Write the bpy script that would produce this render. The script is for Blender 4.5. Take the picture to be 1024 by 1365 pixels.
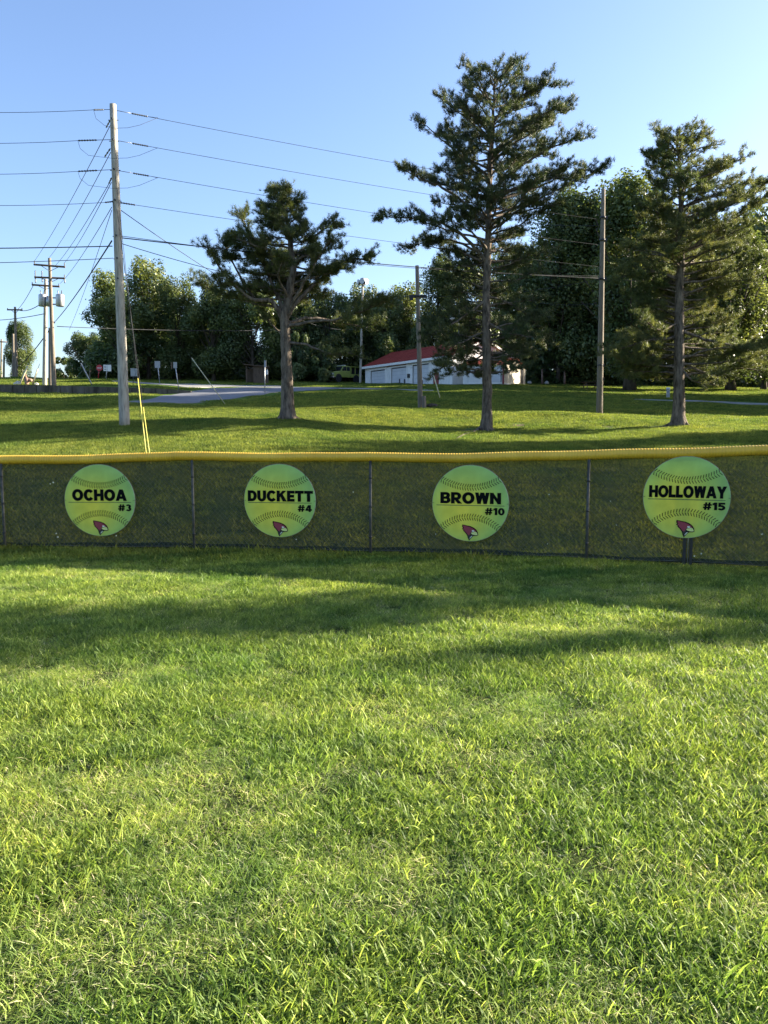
import bpy, math, random
import numpy as np
from mathutils import Vector, Matrix

random.seed(7)
RNG = np.random.default_rng(7)
S = bpy.context.scene
for o in list(bpy.data.objects):
    bpy.data.objects.remove(o, do_unlink=True)
COL = S.collection
R = math.radians

# ------------------------------------------------------------------ camera, sky, sun, exposure
FPX = 1040.0
PITCH = math.atan((682.5 - 577.0) / FPX)
EYE = Vector((0, 0, 1.5))
cd = bpy.data.cameras.new('camera')
cam = bpy.data.objects.new('camera', cd)
COL.objects.link(cam)
cam.location = EYE
cam.rotation_euler = (math.pi / 2 - PITCH, 0, 0)
cd.sensor_fit = 'HORIZONTAL'
cd.sensor_width = 36.0
cd.lens = FPX * 36.0 / 1024.0
cd.clip_start = 0.05
cd.clip_end = 3000
S.camera = cam

SUN_AZ = R(18.0)      # measured from +X towards +Y
SUN_EL = R(19.0)
W = bpy.data.worlds.new('World')
S.world = W
W.use_nodes = True
wn = W.node_tree
sky = wn.nodes.new('ShaderNodeTexSky')
sky.sky_type = 'NISHITA'
sky.sun_disc = False
sky.sun_elevation = SUN_EL
sky.sun_rotation = math.pi / 2 - SUN_AZ
sky.altitude = 0
sky.air_density = 1.0
sky.dust_density = 1.4
sky.ozone_density = 3.2
bg = wn.nodes['Background']
bg.inputs['Strength'].default_value = 0.067
stint = wn.nodes.new('ShaderNodeMix')
stint.data_type = 'RGBA'
stint.blend_type = 'MULTIPLY'
stint.inputs[0].default_value = 1.0
stint.inputs[7].default_value = (1.0, 0.955, 1.0, 1)
wn.links.new(sky.outputs[0], stint.inputs[6])
wn.links.new(stint.outputs[2], bg.inputs['Color'])
sd = bpy.data.lights.new('sun', 'SUN')
sd.energy = 5.0
sd.angle = R(0.55)
sd.color = (1.0, 0.89, 0.72)
sun = bpy.data.objects.new('sun', sd)
COL.objects.link(sun)
sdir = Vector((math.cos(SUN_EL) * math.cos(SUN_AZ), math.cos(SUN_EL) * math.sin(SUN_AZ), math.sin(SUN_EL)))
sun.rotation_euler = sdir.to_track_quat('Z', 'Y').to_euler()
sun.location = (40, 10, 30)
S.view_settings.view_transform = 'Standard'
S.view_settings.look = 'None'
S.view_settings.gamma = 1.0
S.view_settings.exposure = 2.36
S.view_settings.use_curve_mapping = False

# ------------------------------------------------------------------ pixel rays and terrain
SP, CP = math.sin(PITCH), math.cos(PITCH)


def ray(px, py):
    x = (px - 512.0) / FPX
    y = (682.5 - py) / FPX
    return Vector((x, CP + y * SP, -SP + y * CP))


def P(px, py, Y):
    d = ray(px, py)
    t = Y / d.y
    return Vector((d.x * t, Y, EYE.z + d.z * t))


def XatY(px, Y):
    return P(px, 560, Y).x


# terrain: for a few bearings, the height of the ground at growing distance
BEAR = [-700, -250, 0, 110, 200, 262, 300, 383, 480, 560, 645, 800, 905, 1000, 1300, 1800]
DIST = [10.3, 14.0, 27.0, 31.0, 37.0, 40.0, 48.0, 60.0, 60.3, 78.0, 97.0, 130.0, 220.0, 3000.0]
YS = {   # screen heights, turned into metres below
    0:    [None, None, 568, 555, 537, 537.6, 533, 523.8, 513.6, 509, 504, None, None, None],
    110:  [None, None, 568, 556, 538, 538.6, 533.5, 524.5, 515.5, 509, 504.5, None, None, None],
    200:  [None, None, 567, 556, 539.5, 540.2, 534, 524.5, 517.8, 511, 507.0, None, None, None],
    262:  [None, None, 567, 556, 541, 541.6, 534.5, 522.6, 521.8, 512, 508.5, None, None, None],
    300:  [None, None, 566, 555, 541.5, 540.5, 533, 523.5, 523.3, 513.5, 509, None, None, None],
    383:  [None, None, 567, 554, 543.5, 541, 534, 524, 523.8, 513.5, 509.5, None, None, None],
    480:  [None, None, 575, 565, 545, 545.2, 534.5, 524.5, 524.3, 515.5, 511.5, None, None, None],
    560:  [None, None, 581, 571, 547, 547.6, 537, 527, 526.8, 514.5, 511, None, None, None],
    645:  [None, None, 584, 573, 549.5, 550, 539, 528.5, 528.3, 513.5, 510, None, None, None],
    800:  [None, None, 585, 575, 553, 553.6, 544, 533, 532.8, 520, 512, None, None, None],
    905:  [None, None, 583, 573, 555.5, 556.2, 547, 535, 534.8, 521.5, 514, None, None, None],
    1000: [None, None, 583, 573, 558, 558.6, 550, 537, 536.8, 523, 515, None, None, None],
}
YS[-700] = YS[-250] = YS[0]
YS[1300] = YS[1800] = YS[1000]
FAR_Z = {11: 8.6, 12: 7.5, 13: 0.0}
ZT = []
for b in BEAR:
    row = []
    for i, d in enumerate(DIST):
        y = YS[b][i]
        if y is not None:
            row.append(P(512, y, d).z)
        elif i == 0:
            row.append(0.0)
        elif i == 1:
            row.append(None)
        else:
            row.append({11: 11.5, 12: 18.0, 13: 18.0}[i] if b > 150 else FAR_Z[i])
    row[1] = row[2] * 0.16
    ZT.append(row)
ZT = np.array(ZT)
UB = np.array([(b - 512.0) / FPX for b in BEAR])
DD = np.array(DIST)


def heights(X, Y):
    X = np.asarray(X, float)
    Y = np.asarray(Y, float)
    Yc = np.clip(Y, DD[0], DD[-1])
    u = np.clip(X / np.maximum(Yc, 1.0), UB[0], UB[-1])
    iu = np.clip(np.searchsorted(UB, u, side='right') - 1, 0, len(UB) - 2)
    fu = (u - UB[iu]) / (UB[iu + 1] - UB[iu])
    fu = fu * fu * (3 - 2 * fu) * 0.5 + fu * 0.5
    iy = np.clip(np.searchsorted(DD, Yc, side='right') - 1, 0, len(DD) - 2)
    fy = (Yc - DD[iy]) / (DD[iy + 1] - DD[iy])

    def at(ii, jj):
        return ZT[ii, jj]
    z0 = at(iu, iy) * (1 - fy) + at(iu, iy + 1) * fy
    z1 = at(iu + 1, iy) * (1 - fy) + at(iu + 1, iy + 1) * fy
    z = z0 * (1 - fu) + z1 * fu
    amp = np.clip((Y - 11) / 25.0, 0.0, 1.0) * np.clip((400 - Y) / 200, 0, 1)
    n = (np.sin(X * 0.61 + Y * 0.23) + np.sin(X * 0.27 - Y * 0.51 + 1.3) + np.sin(X * 1.13 + Y * 0.9 + 2.0) * 0.5) * 0.045
    near = (np.sin(X * 1.9 + Y * 1.1) + np.sin(Y * 2.3 - X * 0.7)) * 0.006 * (1 - amp)
    return z + n * amp + near


def H(x, y):
    return float(heights(x, y))


def G(px, py, ymin=11.0, ymax=140.0):
    """point of the ground seen along a bearing"""
    d = ray(px, py)
    Ys = np.arange(ymin, ymax, 0.05)
    zs = EYE.z + d.z * Ys / d.y
    hs = heights(d.x * Ys / d.y, Ys)
    k = np.nonzero(hs >= zs)[0]
    Y = float(Ys[k[0]]) if len(k) else ymax
    x = d.x * Y / d.y
    return Vector((x, Y, H(x, Y)))


def on_ground(px, Y, sink=0.0):
    x = XatY(px, Y)
    return Vector((x, Y, H(x, Y) - sink))


# ------------------------------------------------------------------ object helpers
def empty(name, loc=(0, 0, 0), rz=0.0, parent=None):
    o = bpy.data.objects.new(name, None)
    o.location = loc
    o.rotation_euler = (0, 0, rz)
    o.empty_display_size = 0.2
    COL.objects.link(o)
    if parent:
        o.parent = parent
    return o


def tag(o, label=None, cat=None, group=None, kind=None):
    if label:
        o['label'] = label
    if cat:
        o['category'] = cat
    if group:
        o['group'] = group
    if kind:
        o['kind'] = kind
    return o


class MB:
    def __init__(self):
        self.v, self.f, self.s = [], [], []

    def add(self, vs, fs, smooth=False):
        n = len(self.v)
        self.v += [tuple(p) for p in vs]
        self.f += [tuple(i + n for i in f) for f in fs]
        self.s += [smooth] * len(fs)
        return self

    def box(self, c, s, M=None):
        x, y, z = s[0] / 2, s[1] / 2, s[2] / 2
        vs = [Vector((c[0] + a * x, c[1] + b * y, c[2] + d * z)) for a in (-1, 1) for b in (-1, 1) for d in (-1, 1)]
        if M is not None:
            vs = [M @ v for v in vs]
        return self.add(vs, [(0, 1, 3, 2), (4, 6, 7, 5), (0, 4, 5, 1), (2, 3, 7, 6), (0, 2, 6, 4), (1, 5, 7, 3)])

    def prism(self, pts, a, b):
        """polygon pts extruded from offset vector a to offset vector b"""
        n = len(pts)
        vs = [Vector(p) + Vector(a) for p in pts] + [Vector(p) + Vector(b) for p in pts]
        fs = [tuple(range(n))[::-1], tuple(range(n, 2 * n))]
        fs += [(i, (i + 1) % n, n + (i + 1) % n, n + i) for i in range(n)]
        return self.add(vs, fs)

    def tube(self, pts, rs, seg=8, caps=True, jit=0.0, smooth=True):
        pts = [Vector(p) for p in pts]
        if not isinstance(rs, (list, tuple, np.ndarray)):
            rs = [rs] * len(pts)
        n = len(self.v)
        t0 = (pts[1] - pts[0]).normalized()
        ref = Vector((1, 0, 0)) if abs(t0.x) < 0.8 else Vector((0, 1, 0))
        u = t0.cross(ref).normalized()
        for i, p in enumerate(pts):
            if i == 0:
                t = t0
            elif i == len(pts) - 1:
                t = (pts[-1] - pts[-2]).normalized()
            else:
                t = (pts[i + 1] - pts[i - 1]).normalized()
            u = (u - t * u.dot(t)).normalized()
            w = t.cross(u)
            for k in range(seg):
                a = 2 * math.pi * k / seg
                r = rs[i] * (1 + (random.uniform(-jit, jit) if jit else 0))
                self.v.append(tuple(p + (u * math.cos(a) + w * math.sin(a)) * r))
        for i in range(len(pts) - 1):
            for k in range(seg):
                a = n + i * seg + k
                b = n + i * seg + (k + 1) % seg
                self.f.append((a, b, b + seg, a + seg))
                self.s.append(smooth)
        if caps:
            self.f.append(tuple(n + k for k in range(seg))[::-1])
            self.f.append(tuple(n + (len(pts) - 1) * seg + k for k in range(seg)))
            self.s += [False, False]
        return self

    def build(self, name, mat, parent=None, loc=None):
        me = bpy.data.meshes.new(name)
        me.from_pydata(self.v, [], self.f)
        me.polygons.foreach_set('use_smooth', self.s)
        me.materials.append(mat)
        me.update()
        o = bpy.data.objects.new(name, me)
        COL.objects.link(o)
        if parent:
            o.parent = parent
        if loc is not None:
            o.location = loc
        return o


def np_mesh(name, V, F, mat, attr=None, smooth=False):
    """V (n,3), F (m,k) of one polygon size, attr: per-vertex floats"""
    me = bpy.data.meshes.new(name)
    n, (m, k) = len(V), F.shape
    me.vertices.add(n)
    me.vertices.foreach_set('co', np.ascontiguousarray(V, dtype=np.float32).ravel())
    me.loops.add(m * k)
    me.loops.foreach_set('vertex_index', np.ascontiguousarray(F, dtype=np.int32).ravel())
    me.polygons.add(m)
    me.polygons.foreach_set('loop_start', np.arange(0, m * k, k, dtype=np.int32))
    if smooth:
        me.polygons.foreach_set('use_smooth', np.ones(m, dtype=bool))
    if attr is not None:
        a = me.attributes.new('tint', 'FLOAT', 'POINT')
        a.data.foreach_set('value', np.ascontiguousarray(attr, dtype=np.float32))
    me.materials.append(mat)
    me.update(calc_edges=True)
    me.validate()
    return me


# ------------------------------------------------------------------ materials
def new_mat(name):
    m = bpy.data.materials.new(name)
    m.use_nodes = True
    return m, m.node_tree.nodes, m.node_tree.links, m.node_tree.nodes['Principled BSDF']


def ramp(N, stops):
    r = N.new('ShaderNodeValToRGB')
    e = r.color_ramp.elements
    while len(e) < len(stops):
        e.new(0.5)
    for k, (p, c) in enumerate(stops):
        e[k].position = p
        e[k].color = (*c, 1)
    return r


def mat_noise(name, c1, c2, scale=5.0, rough=0.7, bump=0.0, metal=0.0, stretch=(1, 1, 1), detail=6, bscale=None, spec=0.5, c3=None, bdist=0.02):
    m, N, L, B = new_mat(name)
    tc = N.new('ShaderNodeTexCoord')
    mp = N.new('ShaderNodeMapping')
    mp.inputs['Scale'].default_value = stretch
    L.new(tc.outputs['Object'], mp.inputs[0])
    n = N.new('ShaderNodeTexNoise')
    n.inputs['Scale'].default_value = scale
    n.inputs['Detail'].default_value = detail
    n.inputs['Roughness'].default_value = 0.65
    L.new(mp.outputs[0], n.inputs['Vector'])
    st = [(0.32, c1), (0.68, c2)] if c3 is None else [(0.3, c1), (0.55, c2), (0.72, c3)]
    r = ramp(N, st)
    L.new(n.outputs['Fac'], r.inputs[0])
    L.new(r.outputs[0], B.inputs['Base Color'])
    B.inputs['Roughness'].default_value = rough
    B.inputs['Metallic'].default_value = metal
    B.inputs['Specular IOR Level'].default_value = spec
    if bump:
        n2 = N.new('ShaderNodeTexNoise')
        n2.inputs['Scale'].default_value = bscale or scale * 3
        n2.inputs['Detail'].default_value = 5
        L.new(mp.outputs[0], n2.inputs['Vector'])
        b = N.new('ShaderNodeBump')
        b.inputs['Strength'].default_value = bump
        b.inputs['Distance'].default_value = bdist
        L.new(n2.outputs['Fac'], b.inputs['Height'])
        L.new(b.outputs[0], B.inputs['Normal'])
    return m


def leaf_mat(name, dark, mid, light, dry, trans=0.45, rough=0.5, patch_scale=0.9, trans_col=(1.0, 1.0, 0.55), spec=0.35, dry_at=0.93):
    """foliage: tint attribute per blade/leaf, plus slow patches over the ground"""
    m, N, L, B = new_mat(name)
    at = N.new('ShaderNodeAttribute')
    at.attribute_name = 'tint'
    r = ramp(N, [(0.0, dark), (0.5, mid), (dry_at - 0.03, light), (dry_at + 0.02, dry)])
    L.new(at.outputs['Fac'], r.inputs[0])
    ge = N.new('ShaderNodeNewGeometry')
    n = N.new('ShaderNodeTexNoise')
    n.inputs['Scale'].default_value = patch_scale
    n.inputs['Detail'].default_value = 4
    L.new(ge.outputs['Position'], n.inputs['Vector'])
    r2 = ramp(N, [(0.3, (0.62, 0.78, 0.72)), (0.52, (1, 1, 1)), (0.72, (1.14, 1.07, 0.95))])
    L.new(n.outputs['Fac'], r2.inputs[0])
    nb = N.new('ShaderNodeTexNoise')
    nb.inputs['Scale'].default_value = patch_scale * 6
    nb.inputs['Detail'].default_value = 3
    L.new(ge.outputs['Position'], nb.inputs['Vector'])
    r2b = ramp(N, [(0.33, (0.66, 0.72, 0.7)), (0.66, (1.3, 1.22, 1.1))])
    L.new(nb.outputs['Fac'], r2b.inputs[0])
    mb_ = N.new('ShaderNodeMix')
    mb_.data_type = 'RGBA'
    mb_.blend_type = 'MULTIPLY'
    mb_.inputs[0].default_value = 1.0
    L.new(r2.outputs[0], mb_.inputs[6])
    L.new(r2b.outputs[0], mb_.inputs[7])
    mx = N.new('ShaderNodeMix')
    mx.data_type = 'RGBA'
    mx.blend_type = 'MULTIPLY'
    mx.inputs[0].default_value = 1.0
    L.new(r.outputs[0], mx.inputs[6])
    L.new(mb_.outputs[2], mx.inputs[7])
    L.new(mx.outputs[2], B.inputs['Base Color'])
    B.inputs['Roughness'].default_value = rough
    B.inputs['Specular IOR Level'].default_value = spec
    tr = N.new('ShaderNodeBsdfTranslucent')
    m2 = N.new('ShaderNodeMix')
    m2.data_type = 'RGBA'
    m2.blend_type = 'MULTIPLY'
    m2.inputs[0].default_value = 1.0
    L.new(mx.outputs[2], m2.inputs[6])
    m2.inputs[7].default_value = (trans_col[0] * 1.35, trans_col[1] * 1.35, trans_col[2] * 1.35, 1)
    L.new(m2.outputs[2], tr.inputs['Color'])
    sh = N.new('ShaderNodeMixShader')
    sh.inputs[0].default_value = trans
    L.new(B.outputs[0], sh.inputs[1])
    L.new(tr.outputs[0], sh.inputs[2])
    out = N['Material Output']
    L.new(sh.outputs[0], out.inputs['Surface'])
    return m


M = {}
M['grass'] = leaf_mat('grass_blades', (0.04, 0.078, 0.02), (0.16, 0.245, 0.045), (0.42, 0.50, 0.15), (0.70, 0.64, 0.42), trans=0.45, trans_col=(1.0, 1.0, 0.6), rough=0.5, spec=0.22)
M['grass_far'] = leaf_mat('grass_blades_far', (0.045, 0.07, 0.02), (0.14, 0.185, 0.042), (0.29, 0.32, 0.09), (0.32, 0.26, 0.13), trans=0.45, rough=0.65, patch_scale=0.35, spec=0.12)
M['needles'] = leaf_mat('pine_needles', (0.04, 0.058, 0.022), (0.10, 0.12, 0.042), (0.19, 0.19, 0.07), (0.16, 0.12, 0.05), trans=0.3, rough=0.5, patch_scale=0.5, spec=0.35)
M['needles_pale'] = leaf_mat('pine_needles_pale', (0.05, 0.066, 0.028), (0.12, 0.14, 0.055), (0.22, 0.22, 0.09), (0.2, 0.15, 0.06), trans=0.35, rough=0.5, patch_scale=0.5, spec=0.35)
M['needles_dark'] = leaf_mat('pine_needles_dark', (0.03, 0.046, 0.022), (0.072, 0.095, 0.04), (0.14, 0.155, 0.06), (0.12, 0.095, 0.04), trans=0.25, rough=0.5, patch_scale=0.5, spec=0.35)
M['leaves'] = leaf_mat('broad_leaves', (0.035, 0.056, 0.022), (0.10, 0.135, 0.045), (0.21, 0.24, 0.09), (0.14, 0.13, 0.05), trans=0.35, rough=0.45, patch_scale=0.12, spec=0.4)
M['leaves_olive'] = leaf_mat('broad_leaves_olive', (0.04, 0.062, 0.024), (0.09, 0.122, 0.045), (0.175, 0.20, 0.08), (0.17, 0.14, 0.06), trans=0.35, rough=0.5, patch_scale=0.15, spec=0.3)
M['bark'] = mat_noise('pine_bark', (0.035, 0.028, 0.022), (0.22, 0.18, 0.14), 6, 0.95, 1.0, stretch=(1.6, 1.6, 0.45), bscale=14, spec=0.1, bdist=0.05)
M['bark_dark'] = mat_noise('tree_bark', (0.035, 0.028, 0.02), (0.12, 0.10, 0.08), 4, 0.95, 0.8, stretch=(1.5, 1.5, 0.4), spec=0.1)
M['pole'] = mat_noise('weathered_sun_patched_wood', (0.17, 0.155, 0.13), (0.40, 0.37, 0.31), 4, 0.9, 0.7, stretch=(4, 4, 0.5), spec=0.1, c3=(0.46, 0.42, 0.35))  # palest tones also stand for patches of sunlight on the tall pole
M['pole_brown'] = mat_noise('brown_pole_wood', (0.12, 0.10, 0.075), (0.27, 0.23, 0.18), 5, 0.85, 0.6, stretch=(5, 5, 0.35), spec=0.15)
M['metal'] = mat_noise('galvanised_steel', (0.30, 0.31, 0.32), (0.48, 0.49, 0.50), 12, 0.45, 0.05, metal=0.7)
M['dark_metal'] = mat_noise('dark_steel', (0.02, 0.022, 0.025), (0.05, 0.05, 0.055), 12, 0.5, 0.1, metal=0.3)
M['insulator'] = mat_noise('grey_insulator', (0.045, 0.05, 0.06), (0.11, 0.12, 0.13), 12, 0.35)
M['wire'] = mat_noise('wire_metal', (0.02, 0.022, 0.025), (0.045, 0.047, 0.05), 3, 0.8, spec=0.1)
M['guard'] = mat_noise('yellow_guard_plastic', (0.50, 0.44, 0.07), (0.68, 0.58, 0.13), 3, 0.5)
M['guard_pale'] = mat_noise('faded_guard_plastic', (0.42, 0.40, 0.24), (0.58, 0.55, 0.36), 3, 0.6)
M['cap'] = mat_noise('yellow_pipe_plastic', (0.62, 0.36, 0.022), (0.78, 0.49, 0.045), 2.5, 0.42, 0.15, bscale=30, spec=0.5, bdist=0.003)
M['link'] = mat_noise('coated_link_wire', (0.05, 0.053, 0.05), (0.10, 0.103, 0.10), 8, 0.6, spec=0.3)
M['post'] = mat_noise('dull_steel_post', (0.035, 0.037, 0.036), (0.11, 0.11, 0.10), 14, 0.55, metal=0.3, spec=0.3)
M['black'] = mat_noise('black_paint', (0.012, 0.013, 0.014), (0.025, 0.026, 0.028), 8, 0.45)
M['print'] = mat_noise('black_print', (0.003, 0.005, 0.006), (0.006, 0.008, 0.009), 8, 0.8, spec=0.05)
M['seam'] = mat_noise('dark_green_print', (0.008, 0.016, 0.008), (0.01, 0.02, 0.01), 8, 0.9, spec=0.05)
M['rule'] = mat_noise('green_rule_print', (0.05, 0.11, 0.04), (0.06, 0.13, 0.05), 8, 0.5)
M['red_print'] = mat_noise('red_print', (0.25, 0.025, 0.05), (0.30, 0.035, 0.06), 20, 0.45)
M['beak'] = mat_noise('beak_print', (0.62, 0.68, 0.22), (0.70, 0.74, 0.28), 20, 0.45)
M['white_print'] = mat_noise('white_print', (0.70, 0.76, 0.62), (0.78, 0.82, 0.7), 20, 0.45)
M['white_wall'] = mat_noise('white_painted_siding', (0.52, 0.53, 0.52), (0.74, 0.74, 0.73), 1.6, 0.75, 0.2, stretch=(1, 1, 0.35))
M['white_trim'] = mat_noise('white_trim', (0.60, 0.60, 0.58), (0.76, 0.76, 0.74), 2.5, 0.6)
M['door_white'] = mat_noise('garage_door_paint', (0.44, 0.46, 0.49), (0.54, 0.56, 0.59), 1.2, 0.5)
M['cream'] = mat_noise('cream_siding', (0.46, 0.41, 0.31), (0.62, 0.56, 0.44), 1.6, 0.75, 0.2)
M['roof'] = mat_noise('red_metal_roof', (0.20, 0.032, 0.022), (0.30, 0.055, 0.038), 1.3, 0.85, 0.1, stretch=(1, 1, 1), spec=0.1)
M['red_door'] = mat_noise('dark_red_paint', (0.16, 0.02, 0.02), (0.22, 0.035, 0.03), 3, 0.5)
M['wood'] = mat_noise('brown_boards', (0.06, 0.04, 0.025), (0.15, 0.10, 0.065), 5, 0.85, 0.4, stretch=(4, 4, 0.5))
M['concrete'] = mat_noise('stained_concrete', (0.022, 0.018, 0.013), (0.10, 0.085, 0.062), 1.1, 0.9, 0.4, stretch=(1.5, 1.5, 0.5), c3=(0.15, 0.14, 0.12))
M['asphalt'] = mat_noise('worn_asphalt', (0.095, 0.10, 0.112), (0.155, 0.16, 0.172), 0.5, 0.85, 0.3, bscale=20)
M['gravel'] = mat_noise('pale_gravel', (0.17, 0.165, 0.15), (0.28, 0.27, 0.245), 1.2, 0.95, 0.5, bscale=14)
M['glass'] = mat_noise('dark_window_glass', (0.02, 0.025, 0.03), (0.04, 0.045, 0.05), 1, 0.08, spec=0.8)
M['lime'] = mat_noise('lime_truck_paint', (0.24, 0.28, 0.06), (0.34, 0.38, 0.09), 2, 0.35, spec=0.6)
M['tyre'] = mat_noise('tyre_rubber', (0.015, 0.015, 0.015), (0.03, 0.03, 0.03), 6, 0.85)
M['chrome'] = mat_noise('chrome', (0.5, 0.5, 0.5), (0.6, 0.6, 0.6), 6, 0.25, metal=0.9)
M['stop_red'] = mat_noise('stop_sign_red', (0.42, 0.02, 0.03), (0.48, 0.03, 0.04), 4, 0.45)
M['sign_white'] = mat_noise('sign_white', (0.66, 0.66, 0.64), (0.76, 0.76, 0.74), 5, 0.5)
M['sign_back'] = mat_noise('sign_aluminium', (0.26, 0.27, 0.28), (0.36, 0.37, 0.38), 5, 0.6, metal=0.2)
M['rock'] = mat_noise('pale_rock', (0.42, 0.39, 0.33), (0.66, 0.62, 0.52), 5, 0.9, 0.5)
M['car'] = mat_noise('silver_car_paint', (0.32, 0.36, 0.42), (0.40, 0.44, 0.50), 3, 0.3, spec=0.6)
M['stump'] = mat_noise('stump_wood', (0.16, 0.09, 0.06), (0.40, 0.25, 0.18), 7, 0.9, 0.6)
M['thread'] = mat_noise('pale_scraps', (0.55, 0.58, 0.52), (0.75, 0.78, 0.72), 9, 0.8)


def sign_face_mat():
    m, N, L, B = new_mat('printed_softball')
    tc = N.new('ShaderNodeTexCoord')
    mp = N.new('ShaderNodeMapping')
    mp.inputs['Location'].default_value = (0.10, 0, 0.08)
    L.new(tc.outputs['Object'], mp.inputs[0])
    ln = N.new('ShaderNodeVectorMath')
    ln.operation = 'LENGTH'
    L.new(mp.outputs[0], ln.inputs[0])
    r = ramp(N, [(0.0, (0.86, 0.84, 0.13)), (0.22, (0.80, 0.83, 0.15)), (0.44, (0.56, 0.76, 0.22)), (0.58, (0.46, 0.72, 0.28))])
    L.new(ln.outputs['Value'], r.inputs[0])
    n = N.new('ShaderNodeTexNoise')
    n.inputs['Scale'].default_value = 7
    n.inputs['Detail'].default_value = 6
    L.new(tc.outputs['Object'], n.inputs['Vector'])
    r2 = ramp(N, [(0.3, (0.88, 0.9, 0.86)), (0.7, (1.06, 1.05, 1.1))])
    L.new(n.outputs['Fac'], r2.inputs[0])
    mx = N.new('ShaderNodeMix')
    mx.data_type = 'RGBA'
    mx.blend_type = 'MULTIPLY'
    mx.inputs[0].default_value = 1
    L.new(r.outputs[0], mx.inputs[6])
    L.new(r2.outputs[0], mx.inputs[7])
    L.new(mx.outputs[2], B.inputs['Base Color'])
    B.inputs['Roughness'].default_value = 0.6
    B.inputs['Specular IOR Level'].default_value = 0.12
    tr = N.new('ShaderNodeBsdfTranslucent')
    L.new(mx.outputs[2], tr.inputs['Color'])
    sh = N.new('ShaderNodeMixShader')
    sh.inputs[0].default_value = 0.38
    L.new(B.outputs[0], sh.inputs[1])
    L.new(tr.outputs[0], sh.inputs[2])
    L.new(sh.outputs[0], N['Material Output'].inputs['Surface'])
    return m


M['ball'] = sign_face_mat()


def windscreen_mat():
    m, N, L, B = new_mat('windscreen_mesh')
    tc = N.new('ShaderNodeTexCoord')
    n = N.new('ShaderNodeTexNoise')
    n.inputs['Scale'].default_value = 1.8
    n.inputs['Detail'].default_value = 7
    n.inputs['Roughness'].default_value = 0.7
    L.new(tc.outputs['Object'], n.inputs['Vector'])
    r = ramp(N, [(0.3, (0.022, 0.034, 0.026)), (0.7, (0.038, 0.054, 0.041))])
    L.new(n.outputs['Fac'], r.inputs[0])
    L.new(r.outputs[0], B.inputs['Base Color'])
    B.inputs['Roughness'].default_value = 0.9
    B.inputs['Specular IOR Level'].default_value = 0.05
    tp = N.new('ShaderNodeBsdfTransparent')
    sh = N.new('ShaderNodeMixShader')
    r3 = ramp(N, [(0.35, (0.84, 0.84, 0.84)), (0.65, (0.92, 0.92, 0.92))])
    L.new(n.outputs['Fac'], r3.inputs[0])
    L.new(r3.outputs[0], sh.inputs[0])
    L.new(tp.outputs[0], sh.inputs[1])
    L.new(B.outputs[0], sh.inputs[2])
    L.new(sh.outputs[0], N['Material Output'].inputs['Surface'])
    return m


M['screen'] = windscreen_mat()

DIRT = []   # (x, y, radius x, radius y)
for px, Y, rx, ry in ((912, 31.3, 1.7, 1.1), (758, 32.5, 2.1, 0.9), (640, 30.2, 1.5, 0.9), (695, 33.0, 1.4, 0.5)):
    DIRT.append((XatY(px, Y), Y, rx * .8, ry * .9))
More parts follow.
